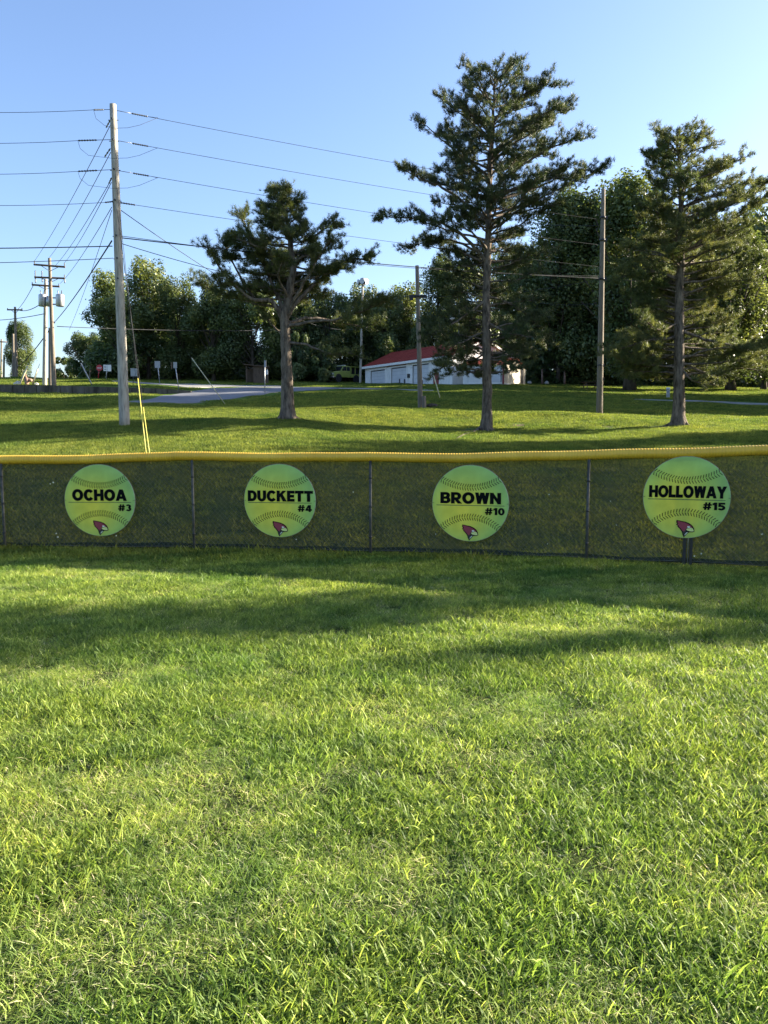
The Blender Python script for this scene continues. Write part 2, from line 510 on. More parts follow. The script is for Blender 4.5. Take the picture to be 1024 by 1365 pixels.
# wear along the foot of the fence
def ground_mat():
    m, N, L, B = new_mat('lawn_soil')
    ge = N.new('ShaderNodeNewGeometry')

    def noise(s, d=6, r=0.65):
        n = N.new('ShaderNodeTexNoise')
        n.inputs['Scale'].default_value = s
        n.inputs['Detail'].default_value = d
        n.inputs['Roughness'].default_value = r
        L.new(ge.outputs['Position'], n.inputs['Vector'])
        return n
    n1 = noise(0.16)
    n2 = noise(9.0)
    r1 = ramp(N, [(0.3, (0.055, 0.10, 0.018)), (0.5, (0.085, 0.14, 0.026)), (0.7, (0.13, 0.17, 0.04))])
    L.new(n1.outputs['Fac'], r1.inputs[0])
    r2 = ramp(N, [(0.3, (0.55, 0.6, 0.55)), (0.7, (1.35, 1.3, 1.2))])
    L.new(n2.outputs['Fac'], r2.inputs[0])
    mx = N.new('ShaderNodeMix')
    mx.data_type = 'RGBA'
    mx.blend_type = 'MULTIPLY'
    mx.inputs[0].default_value = 1
    L.new(r1.outputs[0], mx.inputs[6])
    L.new(r2.outputs[0], mx.inputs[7])
    cur = mx.outputs[2]
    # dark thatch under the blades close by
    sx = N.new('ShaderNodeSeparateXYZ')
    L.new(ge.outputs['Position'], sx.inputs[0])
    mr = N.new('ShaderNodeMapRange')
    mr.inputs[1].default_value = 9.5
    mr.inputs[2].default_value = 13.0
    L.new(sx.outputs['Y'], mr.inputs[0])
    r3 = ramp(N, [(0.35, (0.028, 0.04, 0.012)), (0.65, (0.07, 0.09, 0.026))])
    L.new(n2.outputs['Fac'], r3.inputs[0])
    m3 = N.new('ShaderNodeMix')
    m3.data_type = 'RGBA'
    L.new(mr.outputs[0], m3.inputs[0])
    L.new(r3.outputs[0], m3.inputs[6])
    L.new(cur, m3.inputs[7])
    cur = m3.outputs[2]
    n4 = noise(3.0)
    rd = ramp(N, [(0.3, (0.055, 0.042, 0.028)), (0.7, (0.19, 0.145, 0.10))])
    L.new(n2.outputs['Fac'], rd.inputs[0])
    for (x, y, rx, ry) in DIRT:
        v = N.new('ShaderNodeVectorMath')
        v.operation = 'SUBTRACT'
        L.new(ge.outputs['Position'], v.inputs[0])
        v.inputs[1].default_value = (x, y, 0)
        v2 = N.new('ShaderNodeVectorMath')
        v2.operation = 'MULTIPLY'
        L.new(v.outputs[0], v2.inputs[0])
        v2.inputs[1].default_value = (1 / rx, 1 / ry, 0)
        ln = N.new('ShaderNodeVectorMath')
        ln.operation = 'LENGTH'
        L.new(v2.outputs[0], ln.inputs[0])
        ad = N.new('ShaderNodeMath')
        ad.operation = 'MULTIPLY_ADD'
        L.new(n4.outputs['Fac'], ad.inputs[0])
        ad.inputs[1].default_value = 1.6
        L.new(ln.outputs['Value'], ad.inputs[2])
        rr = ramp(N, [(0.0, (1, 1, 1)), (1.0, (0, 0, 0))])
        mr2 = N.new('ShaderNodeMapRange')
        mr2.inputs[1].default_value = 1.35
        mr2.inputs[2].default_value = 2.0
        mr2.inputs[3].default_value = 1.0
        mr2.inputs[4].default_value = 0.0
        L.new(ad.outputs[0], mr2.inputs[0])
        m4 = N.new('ShaderNodeMix')
        m4.data_type = 'RGBA'
        L.new(mr2.outputs[0], m4.inputs[0])
        L.new(cur, m4.inputs[6])
        L.new(rd.outputs[0], m4.inputs[7])
        cur = m4.outputs[2]
    L.new(cur, B.inputs['Base Color'])
    B.inputs['Roughness'].default_value = 0.95
    B.inputs['Specular IOR Level'].default_value = 0.05
    b = N.new('ShaderNodeBump')
    b.inputs['Strength'].default_value = 1.0
    b.inputs['Distance'].default_value = 0.06
    L.new(n2.outputs['Fac'], b.inputs['Height'])
    L.new(b.outputs[0], B.inputs['Normal'])
    return m


# ------------------------------------------------------------------ ground sheet
def axis(parts):
    out = []
    for a, b, st in parts:
        out += list(np.arange(a, b, st))
    return np.array(out)


gx = axis([(-2500, -400, 300), (-400, -100, 30), (-100, -46, 6), (-46, 46, 0.75), (46, 100, 6), (100, 400, 30), (400, 2501, 300)])
gy = axis([(-300, -40, 30), (-40, -2, 4), (-2, 10, 0.5), (10, 59.7, 0.5), (59.7, 60.6, 0.1), (60.6, 112, 0.9), (112, 220, 6), (220, 600, 40), (600, 3001, 240)])
GX, GY = np.meshgrid(gx, gy)
GZ = heights(GX, GY)
V = np.stack([GX.ravel(), GY.ravel(), GZ.ravel()], 1)
nx, ny = len(gx), len(gy)
ii, jj = np.meshgrid(np.arange(nx - 1), np.arange(ny - 1))
a = (jj * nx + ii).ravel()
F = np.stack([a, a + 1, a + 1 + nx, a + nx], 1)
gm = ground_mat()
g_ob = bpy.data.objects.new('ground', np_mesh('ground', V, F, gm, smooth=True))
COL.objects.link(g_ob)
tag(g_ob, 'mown lawn of the ball field rising to a grassy bank and hill', kind='structure')

# ------------------------------------------------------------------ road and paths
ROADS = []


def strip(name, top, bot, mat, label, lift=0.03, n=60, across=6):
    """surface between two edge lines given as bearings on the ground"""
    def res(pts):
        g = [G(x, y, 37.5) for x, y in pts]
        out = []
        seg = [0]
        for i in range(len(g) - 1):
            seg.append(seg[-1] + (g[i + 1] - g[i]).length)
        for k in range(n + 1):
            s = seg[-1] * k / n
            i = min(max(int(np.searchsorted(seg, s, side='right')) - 1, 0), len(g) - 2)
            f = (s - seg[i]) / max(seg[i + 1] - seg[i], 1e-6)
            out.append(g[i].lerp(g[i + 1], f))
        return out
    a, b = res(top), res(bot)
    ROADS.append([(p.x, p.y) for p in a] + [(p.x, p.y) for p in reversed(b)])
    vs, fs = [], []
    for p, q in zip(a, b):
        for k in range(across + 1):
            w = p.lerp(q, k / across)
            vs.append((w.x, w.y, H(w.x, w.y) + lift))
    c = across + 1
    for i in range(n):
        for k in range(across):
            fs.append((i * c + k, i * c + k + 1, (i + 1) * c + k + 1, (i + 1) * c + k))
    # skirts down into the ground so that the slab has a real edge
    m0 = len(vs)
    for i in range(n + 1):
        for k in (0, across):
            x, y, z = vs[i * c + k]
            vs.append((x, y, z - 0.25))
    for i in range(n):
        fs.append((i * c, (i + 1) * c, m0 + 2 * (i + 1), m0 + 2 * i))
        fs.append((i * c + across, m0 + 2 * i + 1, m0 + 2 * (i + 1) + 1, (i + 1) * c + across))
    mb = MB()
    mb.add(vs, fs)
    o = mb.build(name, mat)
    tag(o, label, kind='structure')
    return o


strip('road', [(150, 538.2), (190, 534.0), (208, 530.5), (232, 526.2), (258, 521.6), (280, 518.0), (320, 516.6), (375, 516.0), (425, 516.2), (450, 517.2)],
      [(150, 540.0), (205, 539.6), (240, 538.0), (278, 535.0), (320, 530.0), (350, 526.5), (375, 523.5), (405, 521.0), (430, 519.6), (452, 518.4)],
      M['asphalt'], 'grey asphalt road curving up the hill to the right')
strip('driveway', [(450, 517.3), (490, 517.8), (530, 518.9), (578, 520.0)], [(452, 518.6), (490, 519.0), (530, 520.0), (578, 520.9)],
      M['gravel'], 'thin gravel driveway in front of the white garage', lift=0.035)
strip('road_apron', [(150, 508.0), (200, 510.6), (235, 512.2), (270, 513.3), (330, 514.2), (378, 514.6)],
      [(150, 509.2), (200, 512.2), (235, 514.6), (258, 517.2), (290, 516.4), (378, 515.7)],
      M['gravel'], 'pale concrete apron above the asphalt road', lift=0.045)
strip('footpath', [(846, 532.6), (905, 534.0), (960, 535.4), (1040, 538.2), (1130, 542)], [(846, 533.3), (905, 535.2), (960, 536.8), (1040, 540.2), (1130, 544.4)],
      M['gravel'], 'narrow pale footpath crossing the lawn at the right', lift=0.04)


def in_poly(x, y, poly):
    ins = False
    j = len(poly) - 1
    for i in range(len(poly)):
        xi, yi = poly[i]
        xj, yj = poly[j]
        if (yi > y) != (yj > y) and x < (xj - xi) * (y - yi) / (yj - yi + 1e-12) + xi:
            ins = not ins
        j = i
    return ins


# ------------------------------------------------------------------ retaining wall
def retaining_wall():
    top = [(-90, 512.6), (0, 513.2), (60, 513.9), (110, 515.2), (160, 516.7), (200, 517.7), (232, 519.4), (256, 521.6)]
    root = empty('retaining_wall', (XatY(80, 60.15), 60.15, H(XatY(80, 60), 59.9)))
    tag(root, 'low stained concrete retaining wall above the lawn at the left', 'wall')
    o0 = root.location
    x0, x1 = XatY(-90, 60), XatY(256, 60)
    n = 22
    w = (x1 - x0) / n

    def tz(x):
        px = 512 + x / 60.0 * FPX
        return P(px, np.interp(px, [t[0] for t in top], [t[1] for t in top]), 60.0).z
    for i in range(n):
        xa, xb = x0 + i * w + 0.018, x0 + (i + 1) * w - 0.018
        za, zb = tz(xa) + 0.03, tz(xb) + 0.03
        ba = H(xa, 59.9) - 0.4
        y0, y1 = 59.88 + random.uniform(-.015, .015), 60.36
        mb = MB()
        mb.add([(xa, y0, ba), (xb, y0, ba), (xb, y0, zb), (xa, y0, za), (xa, y1, ba), (xb, y1, ba), (xb, y1, zb), (xa, y1, za)],
               [(0, 1, 2, 3), (5, 4, 7, 6), (3, 2, 6, 7), (0, 3, 7, 4), (1, 5, 6, 2)])
        mb.v = [tuple(Vector(v) - o0) for v in mb.v]
        mb.build('wall_panel', M['concrete'], root)


retaining_wall()

# ------------------------------------------------------------------ grass
def blades(n, radius, length, width, flat=0.35, seg=3, dry=0.08, seed=0, clump=True):
    r = np.random.default_rng(seed)
    rad = radius * np.sqrt(r.random(n))
    th = r.random(n) * 2 * np.pi
    bx, by = rad * np.cos(th), rad * np.sin(th)
    if clump:   # tufts pull the blades together
        k = max(6, n // 26)
        cr = radius * np.sqrt(r.random(k))
        ct = r.random(k) * 2 * np.pi
        idx = r.integers(0, k, n)
        pull = r.random(n) * 0.8
        cx, cy = cr * np.cos(ct), cr * np.sin(ct)
        sp = radius * 0.06
        bx = bx * (1 - pull) + (cx[idx] + r.normal(0, sp, n)) * pull
        by = by * (1 - pull) + (cy[idx] + r.normal(0, sp, n)) * pull
    az = r.random(n) * 2 * np.pi
    L = length * (0.45 + 0.75 * r.random(n) ** 1.2)
    coarse = r.random(n) < 0.10
    L = np.where(coarse, L * 1.25, L)
    lean = flat * (0.25 + 1.1 * r.random(n))
    isdry = r.random(n) < dry
    lean = np.where(isdry, lean + 0.5, lean)
    w = width * (0.55 + 0.7 * r.random(n)) * np.where(coarse, 1.7, 1.0)
    curl = 0.2 + 1.5 * r.random(n)
    face = az + np.pi / 2 + r.normal(0, 0.9, n)
    V = np.zeros((n, 2 * seg + 1, 3))
    px, pz = np.zeros(n), np.zeros(n)
    for s in range(seg + 1):
        t = s / seg
        if s:
            ang = lean + curl * (t - 0.5 / seg) ** 1.3
            px = px + np.sin(ang) * L / seg
            pz = pz + np.cos(ang) * L / seg
        x = bx + px * np.cos(az)
        y = by + px * np.sin(az)
        ww = w * (1 - t) ** 0.6 * (0.75 + 0.5 * t) / 2
        if s < seg:
            V[:, 2 * s] = np.stack([x - ww * np.cos(face), y - ww * np.sin(face), pz], 1)
            V[:, 2 * s + 1] = np.stack([x + ww * np.cos(face), y + ww * np.sin(face), pz], 1)
        else:
            V[:, 2 * seg] = np.stack([x, y, pz], 1)
    tint = np.clip(r.beta(2.2, 2.6, n), 0, 0.89)
    tint = np.where(isdry, 0.98, tint)
    nv = 2 * seg + 1
    fs = []
    base = np.arange(n) * nv
    for s in range(seg - 1):
        a = base + 2 * s
        fs.append(np.stack([a, a + 1, a + 3], 1))
        fs.append(np.stack([a, a + 3, a + 2], 1))
    a = base + 2 * (seg - 1)
    fs.append(np.stack([a, a + 1, a + 2], 1))
    return V.reshape(-1, 3), np.concatenate(fs), np.repeat(tint, nv)


def variants(prefix, nvar, mat, **kw):
    c = bpy.data.collections.new(prefix + '_patches')
    for i in range(nvar):
        Vb, Fb, T = blades(seed=100 + i * 7 + len(prefix), **kw)
        o = bpy.data.objects.new('%s_patch_%02d' % (prefix, i), np_mesh(prefix + '_patch', Vb, Fb, mat, T))
        c.objects.link(o)
    return c


def scatter(name, pts, coll, nvar, label, mat, zscale=(0.8, 1.15), scale=(0.92, 1.1), idx=None):
    """one object whose points carry copies of the blade patches"""
    n = len(pts)
    rot = np.zeros((n, 3))
    for i, (x, y, z) in enumerate(pts):
        e = 0.4
        dzx = (H(x + e, y) - H(x - e, y)) / (2 * e)
        dzy = (H(x, y + e) - H(x, y - e)) / (2 * e)
        nrm = Vector((-dzx, -dzy, 1)).normalized()
        q = nrm.to_track_quat('Z', 'Y')
        from mathutils import Quaternion
        q = q @ Quaternion((0, 0, 1), random.uniform(0, 6.283))
        rot[i] = q.to_euler()
    me = bpy.data.meshes.new(name)
    me.vertices.add(n)
    me.vertices.foreach_set('co', np.array(pts, dtype=np.float32).ravel())
    a = me.attributes.new('rot', 'FLOAT_VECTOR', 'POINT')
    a.data.foreach_set('vector', rot.astype(np.float32).ravel())
    a = me.attributes.new('idx', 'INT', 'POINT')
    a.data.foreach_set('value', (RNG.integers(0, nvar, n) if idx is None else np.array(idx)).astype(np.int32))
    a = me.attributes.new('scl', 'FLOAT_VECTOR', 'POINT')
    s = RNG.uniform(*scale, n)
    a.data.foreach_set('vector', np.stack([s, s, s * RNG.uniform(*zscale, n)], 1).astype(np.float32).ravel())
    me.materials.append(mat)
    o = bpy.data.objects.new(name, me)
    COL.objects.link(o)
    ng = bpy.data.node_groups.new(name + '_nodes', 'GeometryNodeTree')
    ng.interface.new_socket('Geometry', in_out='INPUT', socket_type='NodeSocketGeometry')
    ng.interface.new_socket('Geometry', in_out='OUTPUT', socket_type='NodeSocketGeometry')
    N, L = ng.nodes, ng.links
    gi, go = N.new('NodeGroupInput'), N.new('NodeGroupOutput')
    iop = N.new('GeometryNodeInstanceOnPoints')
    ci = N.new('GeometryNodeCollectionInfo')
    ci.inputs['Collection'].default_value = coll
    ci.inputs['Separate Children'].default_value = True
    ci.inputs['Reset Children'].default_value = True

    def attr(nm, t):
        x = N.new('GeometryNodeInputNamedAttribute')
        x.data_type = t
        x.inputs['Name'].default_value = nm
        return x.outputs['Attribute']
    L.new(gi.outputs[0], iop.inputs['Points'])
    L.new(ci.outputs[0], iop.inputs['Instance'])
    iop.inputs['Pick Instance'].default_value = True
    L.new(attr('idx', 'INT'), iop.inputs['Instance Index'])
    e2r = N.new('FunctionNodeEulerToRotation')
    L.new(attr('rot', 'FLOAT_VECTOR'), e2r.inputs[0])
    L.new(e2r.outputs[0], iop.inputs['Rotation'])
    L.new(attr('scl', 'FLOAT_VECTOR'), iop.inputs['Scale'])
    L.new(iop.outputs[0], go.inputs[0])
    md = o.modifiers.new('blades', 'NODES')
    md.node_group = ng
    tag(o, label, kind='stuff')
    return o


def dirt_amount(x, y):
    d = 9
    for (cx, cy, rx, ry) in DIRT:
        d = min(d, math.hypot((x - cx) / rx, (y - cy) / ry))
    return d


# near field
near = variants('near_blade', 7, M['grass'], n=1950, radius=0.26, length=0.058, width=0.0058, flat=0.75, seg=3, dry=0.07)
for i in range(3):     # finer, paler, thatchy turf
    Vb, Fb, T_ = blades(2100, 0.25, 0.045, 0.0034, flat=0.9, seg=3, dry=0.24, seed=300 + i)
    near.objects.link(bpy.data.objects.new('near_blade_patch_thatch_%d' % i, np_mesh('near_blade_patch', Vb, Fb, M['grass'], np.where(T_ < .9, np.clip(T_ + .15, 0, .88), T_))))


def thatch(x, y):
    v = 0.0
    for cx, cy, rx, ry in ((-1.05, 3.15, .75, .5), (-.55, 2.55, .6, .25), (0.9, 4.1, .8, .25), (-2.2, 4.6, 1.0, .35), (1.3, 2.3, .35, .2), (-1.4, 2.0, .4, .2), (2.3, 7.2, 1.2, .4), (-3.0, 8.2, 1.5, .4)):
        v = max(v, 1 - math.hypot((x - cx) / rx, (y - cy) / ry))
    return v > random.uniform(-.15, .3)


pts = []
st = 0.27
y = -0.6
while y < 9.9:
    hw = 0.56 * max(y, 1) + 3.4
    x = -hw
    while x < hw:
        xx, yy = x + random.uniform(-.1, .1), y + random.uniform(-.1, .1)
        pts.append((xx, yy, H(xx, yy)))
        x += st
    y += st
scatter('field_grass', pts, near, 7, 'bright green mown grass of the ball field in front of the fence', M['grass'], idx=[random.randrange(7, 10) if thatch(p[0], p[1]) else random.randrange(7) for p in pts])
print('near patches', len(pts))
bankc = variants('bank_blade', 6, M['grass_far'], n=3000, radius=0.8, length=0.095, width=0.013, flat=0.6, seg=2, dry=0.05)
pts = []
st = 0.85
y = 9.7
while y < 40.5:
    hw = 0.60 * y + 5
    x = -hw
    while x < hw:
        xx, yy = x + random.uniform(-.3, .3), y + random.uniform(-.3, .3)
        if dirt_amount(xx, yy) > 1.25 + random.uniform(-.15, .35) or random.random() < .3:
            pts.append((xx, yy, H(xx, yy)))
        x += st
    y += st
scatter('bank_grass', pts, bankc, 6, 'grass covering the bank behind the fence', M['grass_far'])
print('bank patches', len(pts))
farc = variants('hill_blade', 5, M['grass_far'], n=2400, radius=1.35, length=0.13, width=0.03, flat=0.7, seg=2, dry=0.04)
pts = []
st = 1.5
y = 40.0
while y < 108:
    hw = 0.58 * y + 5
    x = -hw
    while x < hw:
        xx, yy = x + random.uniform(-.5, .5), y + random.uniform(-.5, .5)
        bad = False
        if 58.3 < yy < 61.9 and xx < XatY(262, 60):
            bad = True
        for pl in ROADS:
            for k in range(7):
                q = (xx + (1.35 * math.cos(k * 1.047) if k < 6 else 0), yy + (1.35 * math.sin(k * 1.047) if k < 6 else 0))
                if in_poly(q[0], q[1], pl):
                    bad = True
        if not bad:
            pts.append((xx, yy, H(xx, yy)))
        x += st
    y += st
scatter('hill_grass', pts, farc, 5, 'grass on the hill between the bank and the trees', M['grass_far'])
print('hill patches', len(pts))

# ------------------------------------------------------------------ outfield fence
FX = np.array([-9.5, -7.5, -3.64, -1.30, 1.04, 3.39, 5.2, 7.0])
FY = np.array([9.7, 9.95, 9.96, 9.76, 9.37, 8.76, 8.15, 7.4])
FC = np.polyfit(FX, FY, 3)


def fy(x):
    return float(np.polyval(FC, x))


def fx_of_px(px):
    x = 0.0
    for _ in range(40):
        x = P(px, 660, fy(x)).x
    return x


RAIL = [(-250, 614), (-100, 614), (0, 613), (60, 612.8), (130, 612), (190, 609.5), (240, 607.6), (300, 608.8), (380, 609.6), (440, 609.3), (490, 608.6), (550, 610.4), (620, 610.2), (700, 608.3), (783, 606.4), (860, 604.6), (940, 603), (1024, 600), (1150, 595.5), (1300, 590)]


def rail_z(x):
    px = 512 + x / fy(x) * FPX * 0.995
    py = np.interp(px, [r[0] for r in RAIL], [r[1] for r in RAIL])
    return P(px, py, fy(x)).z


fence = empty('outfield_fence', (0, fy(0), 0))
tag(fence, 'low outfield fence with dark mesh windscreen under a yellow corrugated cap', 'fence')
fo = Vector(fence.location)


def fbuild(mb, name, mat, parent=None):
    mb.v = [tuple(Vector(v) - fo) for v in mb.v]
    return mb.build(name, mat, parent or fence)


XA, XB = -9.0, 9.0
# corrugated cap
pitch = 0.034
mb = MB()
pts, rs = [], []
x = XA
k = 0
while x < XB:
    dx = pitch / 4
    rr = [0.0542, 0.058, 0.058, 0.0542][k % 4]
    pts.append(Vector((x, fy(x), rail_z(x) + 0.003 * math.sin(x * 5.1))))
    rs.append(rr)
    x += dx * (0.93 + 0.02 * math.sin(x))
    k += 1
mb.tube(pts, rs, seg=14, smooth=True)
# flattened and opened below
fbuild(mb, 'rail_cap', M['cap'])
mb = MB()
mb.tube([Vector((x, fy(x) + 0.005, rail_z(x) - 0.02)) for x in np.arange(XA, XB, 0.25)], 0.021, seg=8)
fbuild(mb, 'top_rail', M['metal'])
POST_PX = [5, 258, 494, 783]
px_x = [fx_of_px(p) for p in POST_PX]
for xx in [px_x[0] - 2.45] + px_x + [px_x[3] + 2.35, px_x[3] + 4.7]:
    mb = MB()
    yy = fy(xx) - 0.035
    mb.tube([(xx, yy, -0.3), (xx, yy, rail_z(xx) - 0.05)], 0.017, seg=12)
    po = fbuild(mb, 'post', M['post'])
    for zt in (0.22, 0.6, 0.95):
        t = MB()
        t.tube([(xx, yy, zt - 0.012), (xx, yy, zt + 0.012)], 0.0195, seg=12)
        t.v = [tuple(Vector(v) - fo) for v in t.v]
        t.build('tie_band', M['dark_metal'], po)
# chain link: zigzag wires woven in two directions
mb = MB()
zt, zb = 1.10, 0.05
stp = 0.062
for dirn in (-1, 1):
    x = XA - 1.3
    while x < XB + 1.3:
        seg = []
        for k in range(0, 7):
            t = k / 6
            xx = x + dirn * (zt - zb) * t
            seg.append((xx, zb + (zt - zb) * t))
        q = [Vector((a, fy(a) + 0.004 * dirn, z)) for a, z in seg if XA <= a <= XB]
        if len(q) > 1:
            mb.tube(q, 0.0016, seg=3, caps=False, smooth=False)
        x += stp * 1.0
cl = fbuild(mb, 'chain_link', M['link'])
cl['kind'] = 'stuff'
# windscreen cloth with folds
xs = np.arange(XA, XB, 0.05)
zs = np.linspace(0.03, 1.11, 18)
mb = MB()
vs = []
for z_ in zs:
    for x in xs:
        z = z_ if z_ < 0.2 else z_ / 1.11 * (rail_z(x) - 0.025)
        d = 0.018 + 0.010 * math.sin(x * 2.1 + z * 3) + 0.007 * math.sin(x * 7.3 - z * 5 + 1) + 0.02 * max(0, 0.25 - z) * math.sin(x * 9)
        vs.append((x, fy(x) + 0.022 + d, z + 0.006 * math.sin(x * 3.3)))
nn = len(xs)
fs = [(j * nn + i, j * nn + i + 1, (j + 1) * nn + i + 1, (j + 1) * nn + i) for j in range(len(zs) - 1) for i in range(nn - 1)]
mb.add(vs, fs, True)
fbuild(mb, 'windscreen', M['screen'])
# second low layer of mesh added to darken the foot of the windscreen
mb = MB()
vs = []
for z in (0.0, 0.03, 0.06, 0.08):
    for x in xs:
        z *= 1.0
        vs.append((x, fy(x) + 0.062 + 0.012 * math.sin(x * 5 + z * 30), z + (0.008 * math.sin(x * 1.7) + 0.007 * math.sin(x * 6.1)) * (z > 0.04)))
fs = [(j * nn + i, j * nn + i + 1, (j + 1) * nn + i + 1, (j + 1) * nn + i) for j in range(3) for i in range(nn - 1)]
mb.add(vs, fs, True)
fbuild(mb, 'lower_mesh_layer', M['screen'])
mb = MB()
mb.tube([Vector((x, fy(x) + 0.012, 0.045 + 0.006 * math.sin(x * 4))) for x in np.arange(XA, XB, 0.1)], 0.004, seg=6)
fbuild(mb, 'bottom_wire', M['link'])
# pale scraps caught in the mesh
for px, py, s in ((71, 643, .022), (67, 645, .012), (75, 711, .016), (77, 716, .02), (155, 714, .016), (395, 719, .016), (471, 656, .014), (581, 712, .012), (732, 659, .014), (814, 668, .010), (935, 738, .02), (926, 741, .018), (730, 725, .014), (822, 700, .01), (840, 722, .01), (1016, 712, .02)):
    x = fx_of_px(px)
    p = P(px, py, fy(x) - 0.002)
    s *= .65
    m2 = MB()
    n = 7
    ang = [2 * math.pi * i / n for i in range(n)]
    poly = [(p.x + s * random.uniform(.35, 1) * math.cos(a), p.y, p.z + s * random.uniform(.3, 1.1) * math.sin(a)) for a in ang]
    m2.prism(poly, (0, -0.003, 0), (0, 0.003, 0))
    fbuild(m2, 'scrap', M['thread'])


# ------------------------------------------------------------------ softball signs
def text_mesh(s, width, height, bold=0.03, space=1.0):
    cu = bpy.data.curves.new('lettering', 'FONT')
    cu.body = s
    cu.offset = bold
    cu.space_character = space
    cu.extrude = 0.02
    cu.resolution_u = 5
    o = bpy.data.objects.new('tmp', cu)
    COL.objects.link(o)
    bpy.context.view_layer.update()
    dg = bpy.context.evaluated_depsgraph_get()
    me = bpy.data.meshes.new_from_object(o.evaluated_get(dg))
    bpy.data.objects.remove(o, do_unlink=True)
    co = np.zeros(len(me.vertices) * 3)
    me.vertices.foreach_get('co', co)
    co = co.reshape(-1, 3)
    lo, hi = co.min(0), co.max(0)
    s1 = (width / (hi[0] - lo[0])) if width else height / (hi[1] - lo[1]) * 1.08
    out = np.zeros_like(co)
    out[:, 0] = (co[:, 0] - lo[0]) * s1
    out[:, 2] = (co[:, 1] - lo[1]) * height / (hi[1] - lo[1])
    out[:, 1] = -(co[:, 2] - lo[2]) / (hi[2] - lo[2]) * 0.0012
    me.vertices.foreach_set('co', out.ravel())
    me.update()
    return me, out[:, 0].max()


def arc(cx, cy, rx, ry, tx, ty, a0, a1, n=14):
    """ring sector as quads"""
    out = []
    for i in range(n):
        p, q = R(a0 + (a1 - a0) * i / n), R(a0 + (a1 - a0) * (i + 1) / n)
        out.append([(cx + (rx - tx) * math.cos(p), cy + (ry - ty) * math.sin(p)), (cx + rx * math.cos(p), cy + ry * math.sin(p)),
                    (cx + rx * math.cos(q), cy + ry * math.sin(q)), (cx + (rx - tx) * math.cos(q), cy + (ry - ty) * math.sin(q))])
    return out


def rc(x0, y0, x1, y1):
    return [[(x0, y0), (x1, y0), (x1, y1), (x0, y1)]]


def dg(xa, xb, w, y0=0.0, y1=1.0):
    """diagonal stroke whose foot starts at xa and head at xb"""
    return [[(xa, y0), (xa + w, y0), (xb + w, y1), (xb, y1)]]


TS_, TH_ = 0.27, 0.21
GLYPH = {
    'O': (arc(.53, .5, .53, .52, TS_, TH_, 0, 360, 30), 1.06),
    'C': (arc(.5, .5, .5, .52, TS_, TH_, 42, 318, 24), .93),
    'H': (rc(0, 0, TS_, 1) + rc(.64, 0, .64 + TS_, 1) + rc(TS_, .4, .64, .61), .91),
    'A': (dg(0, .36, .27) + dg(.77, .41, .27) + rc(.26, .18, .78, .36), 1.04),
    'D': (rc(0, 0, TS_, 1) + rc(TS_, 0, .42, TH_) + rc(TS_, 1 - TH_, .42, 1) + arc(.42, .5, .47, .5, TS_, TH_, -90, 90, 16), .89),
    'U': (rc(0, .4, TS_, 1) + rc(.6, .4, .6 + TS_, 1) + arc(.435, .4, .435, .42, TS_, TH_, 180, 360, 16), .87),
    'K': (rc(0, 0, TS_, 1) + [[(.27, .40), (.27, .62), (.60, 1), (.93, 1)], [(.36, .52), (.56, .70), (.97, 0), (.64, 0)]], .97),
    'E': (rc(0, 0, TS_, 1) + rc(TS_, 0, .72, TH_) + rc(TS_, .4, .67, .6) + rc(TS_, 1 - TH_, .72, 1), .72),
    'T': (rc(0, 1 - TH_, .84, 1) + rc(.285, 0, .555, 1 - TH_), .84),
    'B': (rc(0, 0, TS_, 1) + rc(TS_, 0, .5, .19) + rc(TS_, .42, .5, .58) + rc(TS_, .81, .5, 1) + arc(.5, .29, .36, .29, .26, .16, -90, 90, 12) + arc(.48, .73, .33, .27, .25, .16, -90, 90, 12), .86),
    'R': (rc(0, 0, TS_, 1) + rc(TS_, .34, .48, .52) + rc(TS_, .81, .48, 1) + arc(.48, .67, .38, .33, .26, .17, -90, 90, 12) + [[(.30, .36), (.58, .36), (.92, 0), (.60, 0)]], .90),
    'W': (dg(.20, 0, .25) + dg(.20, .46, .24) + dg(.76, .52, .24) + dg(.76, .97, .25), 1.22),
    'N': (rc(0, 0, TS_, 1) + rc(.66, 0, .66 + TS_, 1) + [[(.24, 1), (.0, 1), (.70, 0), (.93, 0)]], .93),
    'L': (rc(0, 0, TS_, 1) + rc(TS_, 0, .70, TH_), .70),
    'Y': ([[(0, 1), (.30, 1), (.62, .42), (.34, .42)], [(.66, 1), (.96, 1), (.62, .42), (.34, .42)]] + rc(.345, 0, .615, .42), .96),
    '#': (dg(.14, .26, .17) + dg(.52, .64, .17) + rc(.0, .24, .88, .39) + rc(.06, .60, .94, .75), .94),
    '1': (rc(.20, 0, .47, 1) + [[(0, .68), (.20, .74), (.20, 1), (0, .86)]], .47),
    '0': (arc(.40, .5, .40, .52, .25, .2, 0, 360, 26), .80),
    '3': (arc(.36, .28, .38, .29, .25, .17, -150, 90, 14) + arc(.36, .74, .34, .27, .25, .16, -85, 150, 14), .76),
    '4': (rc(.44, 0, .69, 1) + rc(.0, .18, .84, .37) + [[(0, .34), (.24, .34), (.58, 1), (.36, 1)]], .84),
    '5': (rc(.04, .80, .74, 1) + rc(.04, .46, .28, .82) + arc(.36, .32, .42, .33, .26, .19, -150, 105, 16), .80),
}


